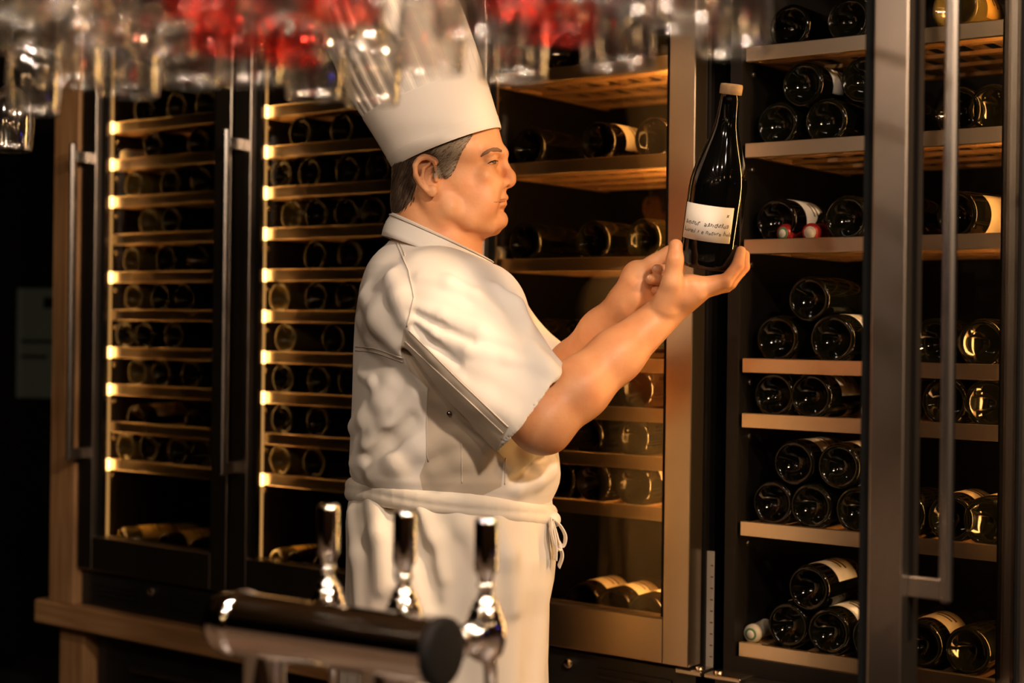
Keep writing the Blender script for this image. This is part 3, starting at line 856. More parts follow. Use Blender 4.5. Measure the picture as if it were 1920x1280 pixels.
# ------------------------------------------------------------------ organic surfaces: signed distances and surface nets
F32 = np.float32
class Body:
    def __init__(s): s.p = []
    def _add(s, fn, c, r, op, k):
        s.p.append((fn, np.array(c, F32), float(r), op, float(k))); return s
    def cap(s, a, b, ra, rb=None, k=.012, op='u', sq=None):
        """round cone a-b; sq = (axis vector, factor) thins it along that axis"""
        rb = ra if rb is None else rb
        a = np.array(a, F32); b = np.array(b, F32); ab = b - a; l2 = max(float(ab @ ab), 1e-12)
        if sq is None:
            def fn(p):
                q = p - a
                h = np.clip((q @ ab) / F32(l2), 0, 1)
                d = q - h[:, None] * ab
                return np.sqrt((d * d).sum(1)) - (F32(ra) + F32(rb - ra) * h)
        else:
            e = np.array(sq[0], F32); e = e / np.sqrt(e @ e); f = F32(1.0 / sq[1] - 1.0)
            def fn(p):
                q = p - a
                h = np.clip((q @ ab) / F32(l2), 0, 1)
                d = q - h[:, None] * ab
                d = d + ((d @ e) * f)[:, None] * e
                return (np.sqrt((d * d).sum(1)) - (F32(ra) + F32(rb - ra) * h)) * F32(min(1.0, (1 + sq[1]) / 2))
        return s._add(fn, (a + b) / 2, math.sqrt(l2) / 2 + max(ra, rb), op, k)
    def chain(s, pts, rs, k=.012, op='u', sq=None):
        for i in range(len(pts) - 1):
            s.cap(pts[i], pts[i + 1], rs[i], rs[i + 1], k, op, sq)
        return s
    def ell(s, c, r, k=.012, op='u', axes=None):
        c = np.array(c, F32); r = np.array(r, F32)
        A = None if axes is None else np.array(axes, F32)
        def fn(p):
            q = p - c
            if A is not None: q = q @ A.T
            k0 = np.sqrt(((q / r) ** 2).sum(1)); k1 = np.sqrt(((q / (r * r)) ** 2).sum(1)) + 1e-9
            return k0 * (k0 - 1) / k1
        return s._add(fn, c, float(max(r)), op, k)
    def fn(s, f, c, r, k=.012, op='u'):
        return s._add(f, c, r, op, k)
    def ev(s, p, prims=None):
        d = np.full(len(p), 9.0, F32)
        for fn, c, r, op, k in (s.p if prims is None else prims):
            e = fn(p).astype(F32)
            if op == 'i':
                if k > 0:
                    h = np.clip(.5 - .5 * (d - e) / k, 0, 1); d = d * (1 - h) + e * h + k * h * (1 - h)
                else: d = np.maximum(d, e)
                continue
            if op == 's':
                e = -e
                h = np.clip(.5 - .5 * (d - e) / k, 0, 1)
                d = d * (1 - h) + e * h + k * h * (1 - h)
            else:
                h = np.clip(.5 + .5 * (d - e) / k, 0, 1)
                d = d * (1 - h) + e * h - k * h * (1 - h)
        return d
    def mesh(s, vox, lo, hi, Bn=16):
        lo = np.array(lo, F32); hi = np.array(hi, F32)
        nb = np.ceil((hi - lo) / (vox * Bn)).astype(int)
        bs = vox * Bn
        g = np.stack(np.meshgrid(*[np.arange(n) for n in nb], indexing='ij'), -1).reshape(-1, 3)
        cen = lo + (g + .5) * bs
        d = s.ev(cen.astype(F32))
        act = g[np.abs(d) < bs * .87 * 1.7 + .012]
        ar = np.arange(Bn + 1)
        loc = np.stack(np.meshgrid(ar, ar, ar, indexing='ij'), -1).reshape(-1, 3)
        locf = (loc * vox).astype(F32)
        NX, NY, NZ = [int(n) * Bn + 4 for n in nb]
        keys = []; verts = []; quads = []
        sh = (Bn + 1,) * 3
        corners = [(i, j, k) for i in (0, 1) for j in (0, 1) for k in (0, 1)]
        edges = [(a, b) for a in range(8) for b in range(a + 1, 8) if sum(abs(np.array(corners[a]) - np.array(corners[b]))) == 1]
        brad = bs * .87
        for b in act:
            o = lo + b * bs
            c = o + bs / 2
            pr = [q for q in s.p if q[3] == 'i' or np.sqrt(((q[1] - c) ** 2).sum()) - q[2] - brad < q[4] + .004]
            if not pr: continue
            D = s.ev(o.astype(F32) + locf, pr).reshape(sh)
            ins = D < 0
            if not ins.any() or ins.all(): continue
            cv = [D[i:i + Bn, j:j + Bn, k:k + Bn] for i, j, k in corners]
            cnt = sum((x < 0).astype(np.int8) for x in cv)
            m = (cnt > 0) & (cnt < 8)
            ii = np.argwhere(m)
            if not len(ii): continue
            vals = np.stack([x[m] for x in cv], 1)
            acc = np.zeros((len(ii), 3)); w = np.zeros(len(ii))
            for a, e in edges:
                va, vb = vals[:, a], vals[:, e]
                cr = (va < 0) != (vb < 0)
                tpar = np.where(cr, va / np.where(cr, va - vb, 1), 0)
                pa = np.array(corners[a]); pb = np.array(corners[e])
                acc += np.where(cr[:, None], pa + tpar[:, None] * (pb - pa), 0); w += cr
            v = (ii + acc / w[:, None]) * vox + o
            gi = ii + b * Bn + 1
            keys.append((gi[:, 0] * NY + gi[:, 1]) * NZ + gi[:, 2]); verts.append(v)
            for ax in range(3):
                sl0 = [slice(0, Bn)] * 3; sl1 = list(sl0); sl1[ax] = slice(1, Bn + 1)
                A = ins[tuple(sl0)]; C = ins[tuple(sl1)]
                e = np.argwhere(A != C)
                if not len(e): continue
                sg = A[tuple(e.T)]
                e = e + b * Bn + 1
                u_, w_ = (ax + 1) % 3, (ax + 2) % 3
                q = []
                for du, dw in ((0, 0), (-1, 0), (-1, -1), (0, -1)):
                    cc = e.copy(); cc[:, u_] += du; cc[:, w_] += dw
                    q.append((cc[:, 0] * NY + cc[:, 1]) * NZ + cc[:, 2])
                q = np.stack(q, 1)
                q[~sg] = q[~sg][:, ::-1]
                quads.append(q)
        keys = np.concatenate(keys); verts = np.concatenate(verts); quads = np.concatenate(quads)
        od = np.argsort(keys); ks = keys[od]
        idx = np.searchsorted(ks, quads)
        idx = np.clip(idx, 0, len(ks) - 1)
        ok = (ks[idx] == quads).all(1)
        f = od[idx[ok]]
        return verts, f

def np_mesh(name, v, f, materials, off, parent, mat_idx=None):
    me = bpy.data.meshes.new(name)
    v = np.asarray(v, np.float64) - np.array(off)
    me.vertices.add(len(v)); me.vertices.foreach_set('co', v.astype(F32).ravel())
    me.loops.add(f.size); me.loops.foreach_set('vertex_index', f.astype(np.int32).ravel())
    me.polygons.add(len(f))
    me.polygons.foreach_set('loop_start', np.arange(0, f.size, 4, dtype=np.int32))
    for m in materials: me.materials.append(m)
    if mat_idx is not None: me.polygons.foreach_set('material_index', mat_idx.astype(np.int32))
    me.polygons.foreach_set('use_smooth', np.ones(len(f), bool))
    me.update(calc_edges=True); me.validate()
    return link(name, me, parent)

def seg2(p, poly):
    """signed distance of 2-D points to a closed polygon (negative inside)"""
    d = np.full(len(p), 1e9); ins = np.zeros(len(p), bool)
    n = len(poly)
    for i in range(n):
        a = np.array(poly[i], float); b = np.array(poly[(i + 1) % n], float)
        e = b - a; w = p - a
        h = np.clip((w @ e) / max(e @ e, 1e-12), 0, 1)
        q = w - h[:, None] * e
        d = np.minimum(d, (q * q).sum(1))
        c = (a[1] > p[:, 1]) != (b[1] > p[:, 1])
        with np.errstate(divide='ignore', invalid='ignore'):
            xx = a[0] + (p[:, 1] - a[1]) * (b[0] - a[0]) / (b[1] - a[1])
        ins ^= c & (p[:, 0] < xx)
    d = np.sqrt(d)
    return np.where(ins, -d, d)

# ------------------------------------------------------------------ the chef
YM = 2.66                                  # depth of his middle plane
def Q(px, py, dy=0.0):                     # a point of the figure, dy metres beyond the middle plane
    return P(px, py, YM + dy)
FOOT = Vector((P(850, 900, YM).x, YM, 0))
chef = thing('person', 'chef in white jacket, apron and tall pleated hat studying a wine bottle', 'person', FOOT)
OFF = tuple(FOOT)

def slices(tab, y0=0.0, e=2.0, split=.5, wf=None):
    """horizontal slices: (py, front px, back px, half width); depth profile taken in the middle plane"""
    zs, fr, bk, hw = [], [], [], []
    for py, f, b, w in sorted(tab, key=lambda q: -q[0]):
        a = Q(f, py, y0); c = Q(b, py, y0)
        zs.append((a.z + c.z) / 2); fr.append(a.x); bk.append(c.x); hw.append(w)
    zs, fr, bk, hw = map(np.array, (zs, fr, bk, hw))
    zc = (zs[0] + zs[-1]) / 2
    def fn(p):
        z = p[:, 2]
        f = np.interp(z, zs, fr); b = np.interp(z, zs, bk); w = np.interp(z, zs, hw)
        xc = b + (f - b) * split
        a = np.where(p[:, 0] > xc, f - xc, xc - b)
        r = ((np.abs(p[:, 0] - xc) / a) ** e + (np.abs(p[:, 1] - (YM + y0)) / w) ** e) ** (1 / e)
        d = (r - 1) * np.minimum(a, w)
        over = np.maximum(z - zs[-1], zs[0] - z)
        return np.where(over > 0, np.sqrt(np.maximum(d, 0) ** 2 + over ** 2), np.maximum(d, over) if False else np.where(over > -.004, np.maximum(d, over), d))
    c = ((fr.max() + bk.min()) / 2, YM + y0, zc)
    r = math.sqrt(((fr.max() - bk.min()) / 2) ** 2 + ((zs[-1] - zs[0]) / 2) ** 2 + hw.max() ** 2)
    return fn, c, r

# --- head: built facing +X in the middle plane, then turned a little to the camera
HC = Q(835, 330)
YAW = math.radians(-7)
cY, sY = math.cos(YAW), math.sin(YAW)
def Hd(px, py, lat=0.0):                   # head point before turning; lat towards the far side
    px += abs(lat) * (130 + (960 - px) / YM); py += (612 - py) * abs(lat) / YM      # as seen on the near side
    v = Q(px, py); return Vector((v.x, v.y + lat, v.z))   # side features set forward: the head is turned
def turn(v):
    d = v - HC
    return Vector((HC.x + d.x * cY - d.y * sY, HC.y + d.x * sY + d.y * cY, v.z))
def unturn(p):
    q = p.copy()
    dx = p[:, 0] - HC.x; dy = p[:, 1] - HC.y
    q[:, 0] = HC.x + dx * cY + dy * sY; q[:, 1] = HC.y - dx * sY + dy * cY
    return q
HEAD = [(192, 872, 800, .020), (200, 900, 772, .044), (215, 921, 752, .060), (242, 936, 742, .0695), (268, 943, 738, .0735), (286, 946, 737, .0745), (300, 943, 737, .0755),
        (318, 941, 738, .0760), (335, 943, 741, .0750), (352, 949, 747, .072), (368, 950, 756, .0675), (384, 946.5, 770, .063), (396, 943, 790, .058), (410, 945, 812, .051), (422, 942, 835, .042), (430, 930, 852, .031), (435, 914, 862, .018)]
head = Body()
hf, hc, hr = slices(HEAD, split=.42, e=2.0)
head.fn(hf, hc, hr)
S = (-1, 1)
# nose
head.cap(Hd(940, 299), Hd(957, 331), .0080, .0088, .010)
head.cap(Hd(957, 331), Hd(959.5, 340), .0088, .0086, .006)
head.cap(Hd(945, 348), Hd(955, 346.5), .0070, .0066, .006)
for s in S:
    head.ell(Hd(943, 344.5, s * .0125), (.0115, .0075, .0078), .005)
    head.cap(Hd(938, 352, s * .016), Hd(936, 344, s * .0185), .0022, .0022, .005, 's')
    head.ell(Hd(951, 350.5, s * .0065), (.0042, .0030, .0026), .003, 's')
    # brow ridge, socket, cheek, jaw
    head.cap(Hd(940, 287, s * .010), Hd(918, 288, s * .046), .0085, .0070, .014)
    head.ell(Hd(938, 306, s * .033), (.017, .016, .0105), .012, 's')
    head.ell(Hd(922, 305.5, s * .0335), (.0125, .0150, .0115), .005)
    head.cap(Hd(912, 331, s * .046), Hd(928, 342, s * .030), .013, .012, .016)
    head.chain([Hd(826, 362, s * .056), Hd(842, 390, s * .054), Hd(880, 412, s * .042), Hd(920, 423, s * .025)], [.014, .0165, .0155, .0135], .016)
    head.ell(Hd(905, 380, s * .042), (.026, .017, .028), .02)
    # eyelid slit and the pouch under it
    head.chain([Hd(930, 304.5, s * .024), Hd(925.5, 303.5, s * .0385), Hd(915, 307.5, s * .0455)], [.0017, .0021, .0014], .0018, 's')
    head.chain([Hd(929, 311.5, s * .028), Hd(921, 312, s * .041), Hd(913, 310, s * .046)], [.0022, .0026, .0018], .004)
    head.chain([Hd(931, 297.5, s * .026), Hd(924, 296.5, s * .040), Hd(914, 300.5, s * .0475)], [.0026, .0028, .0020], .004)
    head.cap(Hd(905, 306, s * .054), Hd(897, 302, s * .060), .0012, .0010, .003, 's')
    head.cap(Hd(905, 309, s * .054), Hd(896, 311, s * .061), .0012, .0010, .003, 's')
    # smile fold
    head.chain([Hd(936, 349, s * .021), Hd(926, 358, s * .034), Hd(915, 370, s * .0415), Hd(910, 384, s * .044)], [.0022, .0034, .0030, .0014], .007, 's')
    head.ell(Hd(911, 384, s * .041), (.005, .006, .008), .010)
# lips and chin
for s in S:
    head.chain([Hd(948.5, 372), Hd(942.5, 373, s * .014), Hd(922, 376, s * .0315)], [.0034, .0032, .0022], .006)
    head.chain([Hd(945, 383.5), Hd(939.5, 384, s * .014), Hd(922, 380, s * .030)], [.0040, .0036, .0024], .006)
    head.chain([Hd(953, 377.5), Hd(946, 378, s * .015), Hd(930, 378, s * .029), Hd(915, 375.5, s * .0405)], [.0016, .0018, .0017, .0012], .0025, 's')
head.cap(Hd(949, 396), Hd(940, 396, .016), .0030, .002, .008, 's')
head.cap(Hd(949, 396), Hd(940, 396, -.016), .0030, .002, .008, 's')
head.ell(Hd(928, 414), (.0215, .023, .0165), .014)
head.ell(Hd(893, 430), (.030, .028, .012), .018)
# ears
for s in S:
    e = lambda x, y, l: Hd(x, y, s * l)
    head.ell(e(799, 326, .0765), (.0215, .0065, .0330), .005, axes=((.95, 0, .31), (0, 1, 0), (-.31, 0, .95)))
    head.chain([e(817, 322, .083), e(815, 303, .089), e(801, 294.5, .091), e(786, 297.5, .093), e(777.5, 310, .094), e(779, 327, .094), e(788, 344, .092), e(799, 357, .089)],
               [.0030, .0036, .0040, .0044, .0044, .0042, .0040, .0036], .0022)
    head.ell(e(810, 358, .086), (.0095, .0055, .0105), .005)
    head.chain([e(805, 307, .0885), e(793, 316, .0905), e(792, 332, .090), e(800, 347, .0885)], [.0024, .0030, .0030, .0026], .003)
    head.ell(e(807, 331, .0875), (.0090, .0110, .0135), .003, 's')
    head.cap(e(786, 308, .0885), e(786, 326, .0885), .0020, .0020, .002, 's')
    head.cap(e(817, 330, .084), e(818, 338, .084), .0038, .0034, .003)
body = Body()
for fn_, c_, r_, op_, k_ in head.p:        # the turned head, prim by prim
    body.p.append(((lambda p, g=fn_: g(unturn(p))), np.array(turn(Vector(c_.tolist())), F32), r_, op_, k_))
# neck, shoulders, trunk
body.cap(Q(806, 355), Q(812, 485), .063, .074, .02, sq=((0, 1, 0), .84))
body.cap(Q(848, 425), Q(842, 485), .042, .058, .025, sq=((0, 1, 0), .9))
for s in S:
    body.cap(Q(797, 362, s * .058), Q(858, 470, s * .034), .012, .012, .016)      # neck cord
    body.cap(Q(815, 505, s * .02), Q(815, 570, s * .15), .055, .060, .03)
body.cap(Q(835, 650), Q(850, 880), .12, .12, .05)
for s in S:
    body.cap(Q(835, 640, s * .05), Q(850, 880, s * .05), .11, .11, .05)
    a, b, c = Q(850, 950, s * .085), P(852, 900, YM + s * .10) * 1, None
    hip = Q(850, 940, s * .085); knee = Vector((hip.x + .03, hip.y, .52)); ank = Vector((hip.x, hip.y, .10))
    body.chain([hip, knee, ank], [.085, .058, .038], .03)
    body.cap(Vector((hip.x - .02, hip.y, .045)), Vector((hip.x + .15, hip.y, .035)), .035, .03, .02)
# near arm (his right)
dA = -.20
SH1 = Q(820, 585, -.18); EL1 = P(1016, 789, 2.435); WR1 = P(1240, 592, 2.500)
body.cap(SH1, EL1, .060, .050, .02)
mid = EL1.lerp(WR1, .30); mid2 = EL1.lerp(WR1, .62)
body.chain([EL1, mid, mid2, WR1], [.0475, .0475, .0405, .0305], .02)
body.ell(P(1030, 818, 2.435), (.020, .018, .018), .02)                 # point of the elbow
# far arm (his left)
SH2 = Q(830, 580, .18); EL2 = P(1030, 752, 2.78); WR2 = P(1178, 566, 2.585)
body.cap(SH2, EL2, .060, .048, .02)
body.chain([EL2, EL2.lerp(WR2, .35), EL2.lerp(WR2, .7), WR2], [.046, .047, .040, .031], .02)
# near hand: palm up under the bottle, thumb standing at its side
yI, yM_, yR, yP = 2.462, 2.486, 2.510, 2.532
pal = P(1256, 574, 2.50)
fing = [  # MCP, PIP, DIP, tip
    [(1308, 545, 2.468), (1360, 528, 2.462), (1383, 499, 2.468), (1389, 471, 2.476)],
    [(1312, 546, 2.490), (1368, 530, 2.492), (1394, 500, 2.498), (1396, 478, 2.502)],
    [(1310, 548, 2.512), (1362, 535, 2.520), (1388, 508, 2.530), (1394, 487, 2.534)],
    [(1304, 548, 2.532), (1345, 537, 2.548), (1368, 517, 2.562), (1376, 498, 2.566)]]
fr_ = [(.0135, .0112, .0100, .0086), (.0135, .0112, .0098, .0086), (.013, .0108, .0094, .0082), (.012, .0095, .0084, .0074)]
for pts, rs in zip(fing, fr_):
    pts = [P(*q) for q in pts]
    body.cap(pal, pts[0], .024, rs[0] + .004, .012)
    body.chain(pts, rs, .004)
body.ell(P(1282, 556, 2.492), (.030, .036, .020), .014, axes=((.84, 0, .54), (0, 1, 0), (-.54, 0, .84)))
body.ell(P(1293, 533, 2.488), (.024, .036, .017), .010)
body.cap(P(1300, 536, 2.47), P(1345, 527, 2.468), .013, .010, .008)
th = [P(1246, 574, 2.478), P(1261, 530, 2.458), P(1265.5, 487, 2.452), P(1267, 461, 2.455)]
body.chain(th, [.0215, .0165, .0128, .0112], .008)
body.cap(P(1268, 548, 2.470), P(1300, 545, 2.472), .016, .012, .014)
body.chain([P(1253, 488.5, 2.4385), P(1266, 489.5, 2.436), P(1279, 488, 2.4385)], [.0006, .0008, .0006], .002, 's')
# far hand: palm towards the camera, fingers closed behind the near thumb
body.cap(WR2, P(1196, 535, 2.575), .032, .030, .014)
body.ell(P(1203, 528, 2.578), (.030, .020, .038), .014, axes=((.84, 0, .54), (0, 1, 0), (-.54, 0, .84)))
body.chain([P(1194, 512, 2.572), P(1226, 493, 2.558), P(1254, 472, 2.548)], [.0170, .0128, .0108], .008)     # thumb
body.cap(P(1200, 560, 2.562), P(1216, 568, 2.560), .018, .014, .014)                                            # heel of the hand
for (k0, k1, k2, k3), r in ((((1222, 512, 2.590), (1272, 505, 2.585), (1268, 506, 2.545), (1232, 505, 2.533)), .0095),
                            (((1220, 528, 2.588), (1268, 524, 2.580), (1260, 526, 2.540), (1220, 523.5, 2.530)), .0092),
                            (((1216, 545, 2.584), (1258, 545, 2.575), (1254, 545, 2.545), (1230, 545, 2.540)), .0088)):
    body.chain([P(*k0), P(*k1), P(*k2), P(*k3)], [r + .002, r + .0005, r, r - .0006], .004)
bv, bf = body.mesh(.0022, (-.52, 2.30, -.01), (.47, 2.98, 1.80))
np_mesh('body', bv, bf, [M['skin']], OFF, chef)

def tcap(name, pts, rs, material, parent=chef, seg=8, flat=1.0, smooth=True):
    mb = MB().tube([Vector(p) - FOOT for p in pts], rs, seg, flat)
    return part(name, mb, material, parent, smooth)
def dome(name, c, r, material, parent=chef):
    v = []; f = []
    mb = MB().lathe([(0, -1)] + [(math.cos(a), math.sin(a)) for a in np.linspace(-1.3, 1.3, 11)] + [(0, 1)], 20)
    mb.v = [tuple(Vector((x * r[0], y * r[1], z * r[2])) + Vector(c) - FOOT) for x, y, z in mb.v]
    return part(name, mb, material, parent, True)
bvb = BVHTree.FromPolygons([tuple(v) for v in bv], [tuple(int(i) for i in f) for f in bf])
def on_body(px, py, lift=0.0):
    h = bvb.ray_cast(Vector((0, 0, CAMZ)), (P(px, py, 1.0) - Vector((0, 0, CAMZ))).normalized())
    return None if h[0] is None else h[0] + h[1] * lift
def mirror(v):                             # to the other side of the face
    d = v - HC
    u_ = Vector((HC.x + d.x * cY + d.y * sY, HC.y - d.x * sY + d.y * cY, v.z))
    return turn(Vector((u_.x, 2 * HC.y - u_.y, u_.z)))
def some(q): return [v for v in q if v is not None]
BROW = some([on_body(a, b, .0006) for a, b in ((940, 283), (933, 280.5), (924, 281), (914, 284.5), (906, 289), (901, 294))])
LASH = some([on_body(a, b, .0003) for a, b in ((933, 302), (928, 301.2), (921, 303.2), (914, 307))])
LOWL = some([on_body(a, b, .0000) for a, b in ((931, 307.5), (925, 308.5), (917, 308.5))])
MOUTH = some([on_body(a, b, .0001) for a, b in ((946.5, 377.8), (941, 378.1), (936, 378.5), (931, 378.8), (926, 378.6))])
NOSTR = some([on_body(a, b, -.0006) for a, b in ((947, 348.5), (951, 349.2), (955, 348))])
EYEC = on_body(925.5, 304.6, -.0028)
for far in (0, 1):
    g = mirror if far else (lambda v: v)
    ey = dome('eye', g(EYEC), (.0058, .0036, .0030), M['eye'])
    dome('iris', g(on_body(928.2, 304.2, -.0008)), (.0027, .0024, .0028), M['iris'], ey)
    tcap('upper_lash', [g(v) for v in LASH], [.0010, .0014, .0013, .0005], M['iris'])
    tcap('lower_lash', [g(v) for v in LOWL], [.0004, .0006, .0003], M['brow'])
    tcap('mouth_line', [g(v) for v in MOUTH], [.0008, .0011, .0011, .0009, .0004][:len(MOUTH)], M['lip'])
    tcap('nostril', [g(v) for v in NOSTR], [.0008, .0022, .0010][:len(NOSTR)], M['lip'], flat=.6) if len(NOSTR) > 1 else None
    tcap('eyebrow', [g(v) for v in BROW], [.0019, .0033, .0037, .0033, .0022, .0007], M['brow'], flat=.5)

for a, b in ((1228.5, 502.5), (1217.5, 520.5)):
    p_ = on_body(a, b, -.0006)
    if p_ is not None: dome('fingernail', p_, (.0042, .0016, .0046), M['nail'])
# --- hair: cap of hair on the head, cut along the hairline
hair = Body()
hf2, hc2, hr2 = slices([(py, f + 2, b + 1, w + .0035) for py, f, b, w in HEAD], split=.42, e=2.0)
hair.fn(hf2, hc2, hr2, .012)
hair.ell(Hd(777, 352), (.036, .056, .060), .025)
hair.ell(Hd(766, 385), (.028, .046, .035), .025)
hair.cap(Hd(845, 300, -.066), Hd(842, 325, -.069), .009, .006, .01)
hair.cap(Hd(845, 300, .066), Hd(842, 325, .069), .009, .006, .01)
HP = [(886, 240), (884, 254), (868, 280), (860, 300), (853, 318), (845, 331), (834, 336), (829, 322), (822, 300), (812, 292), (795, 288), (774, 300), (772, 330), (784, 350), (787, 372), (780, 392), (765, 412), (700, 420), (700, 220), (800, 180)]
HPx = [(Hd(a, b, .074).x, Hd(a, b, .074).z) for a, b in HP]
def hair_cut(p):
    q = p[:, [0, 2]].astype(float)
    wob = .0006 * np.sin(q[:, 0] * 900 + q[:, 1] * 500)
    return (seg2(q, HPx) + wob) * .8
hair.fn(hair_cut, hc, 1.0, .003, 'i')
hair_all = Body()
hair_all.fn(lambda p: hair.ev(unturn(p)), tuple(Q(800, 320)), .16, .01)
hv, hfq = hair_all.mesh(.0025, (-.32, 2.50, 1.48), (.05, 2.82, 1.76))
hair_o = np_mesh('hair', hv, hfq, [M['hair']], OFF, chef)
# loose strands combed back over the temple and nape
bvh = BVHTree.FromPolygons([tuple(v) for v in hv], [tuple(int(i) for i in f) for f in hfq])
rs_ = random.Random(3)
for nm, mt, cnt in (('grey_strands', M['hair_g'], 620), ('brown_strands', M['hair_d'], 620)):
    mb = MB()
    for _ in range(cnt):
        if nm == 'grey_strands':
            b = rs_.uniform(252, 326); a = rs_.uniform(820, 889 - (b - 252) * .46)
        else: a, b = rs_.uniform(738, 850), rs_.uniform(268, 402)
        ln = rs_.uniform(10, 26)
        back = a < 805
        dx, dz = (-.30 + rs_.uniform(-.2, .2), 1.0) if back else (-.72, .60 + rs_.uniform(-.15, .15))
        pts = []
        for q in range(5):
            pa, pb = a + dx * ln * q / 4, b + dz * ln * q / 4 - (2.5 if not back else 0) * math.sin(q * .8)
            d_ = (P(pa, pb, 1.0) - Vector((0, 0, CAMZ))).normalized()
            h = bvh.ray_cast(Vector((0, 0, CAMZ)), d_)
            hb = bvb.ray_cast(Vector((0, 0, CAMZ)), d_)
            if h[0] is None and q == 0 and nm == 'brown_strands': break
            best = None
            for g in (h, hb):
                if g[0] is not None and (best is None or g[0].y < best[0].y): best = g
            if best is None: break
            if h[0] is None and (a < 822 or pb > 336): break      # not over the ear or the neck
            if hb[0] is not None and h[0] is not None and hb[0].y < h[0].y - .004: break
            pts.append(best[0] + best[1] * (.0004 + .0012 * rs_.random()) - FOOT)
        if len(pts) >= 3:
            mb.tube(pts, [.00022] + [.0004] * (len(pts) - 2) + [.0002], 3)
    part(nm, mb, mt, hair_o)['kind'] = 'stuff'

# --- jacket
jk = Body()
TORSO = [(452, 842, 730, .058), (460, 858, 724, .074), (472, 880, 710, .097), (486, 906, 698, .124), (500, 928, 690, .150), (516, 944, 684, .168), (540, 958, 677, .185), (600, 990, 668, .192), (660, 1008, 665, .192), (700, 1020, 664, .190),
         (760, 1032, 662, .188), (820, 1044, 659, .190), (860, 1049, 657, .192), (885, 1051, 658, .192), (900, 1049, 664, .188), (914, 1044, 676, .182), (930, 1036, 690, .176), (945, 1030, 700, .172)]
jf, jc, jr = slices(TORSO, split=.5, e=2.35)
jk.fn(jf, jc, jr, .02)
SHO1 = Q(818, 578, -.155); HEM1 = P(993, 764, 2.437)
SHO2 = Q(828, 575, .155); HEM2 = P(1010, 715, 2.80)
axis1 = (HEM1 - SHO1).normalized(); ax2 = (HEM2 - SHO2).normalized()
def halfspace(pt, n_):
    n_ = np.array(n_, F32); n_ /= np.sqrt(n_ @ n_); pt = np.array(pt, F32)
    return lambda p: (p - pt) @ n_
def sleeve(sh, hem, axd, nrm, r0, r1, r2, th=.007):
    o = Body().cap(sh, sh.lerp(hem, .5), r0, r1, .045).cap(sh.lerp(hem, .4), hem + axd * .03, r1, r2, .03, sq=((0, 1, 0), .86))
    inn = Body().cap(sh.lerp(hem, .6), hem + axd * .03, r1 - th - .012, r2 - th, .03, sq=((0, 1, 0), .86)).cap(hem + axd * .03, hem + axd * .09, r2 - th, r2 - th + .012, .01, sq=((0, 1, 0), .86))
    h = halfspace(hem, nrm)
    return lambda p: np.maximum(np.maximum(o.ev(p), h(p)), -inn.ev(p))
jk.fn(sleeve(SHO1, HEM1, axis1, Vector((148, 10, -110)), .090, .091, .085), tuple(SHO1.lerp(HEM1, .5)), .25, .03)
jk.fn(sleeve(SHO2, HEM2, ax2, Vector((.80, -.12, -.58)), .088, .086, .080), tuple(SHO2.lerp(HEM2, .5)), .25, .03)
for s in S:
    jk.cap(Q(812, 532, s * .06), SHO1 if s < 0 else SHO2, .055, .075, .05)          # slope of the shoulder
    jk.cap(Q(842, 548, s * .12), Q(905, 580, s * .09), .05, .07, .05)               # chest in front of it
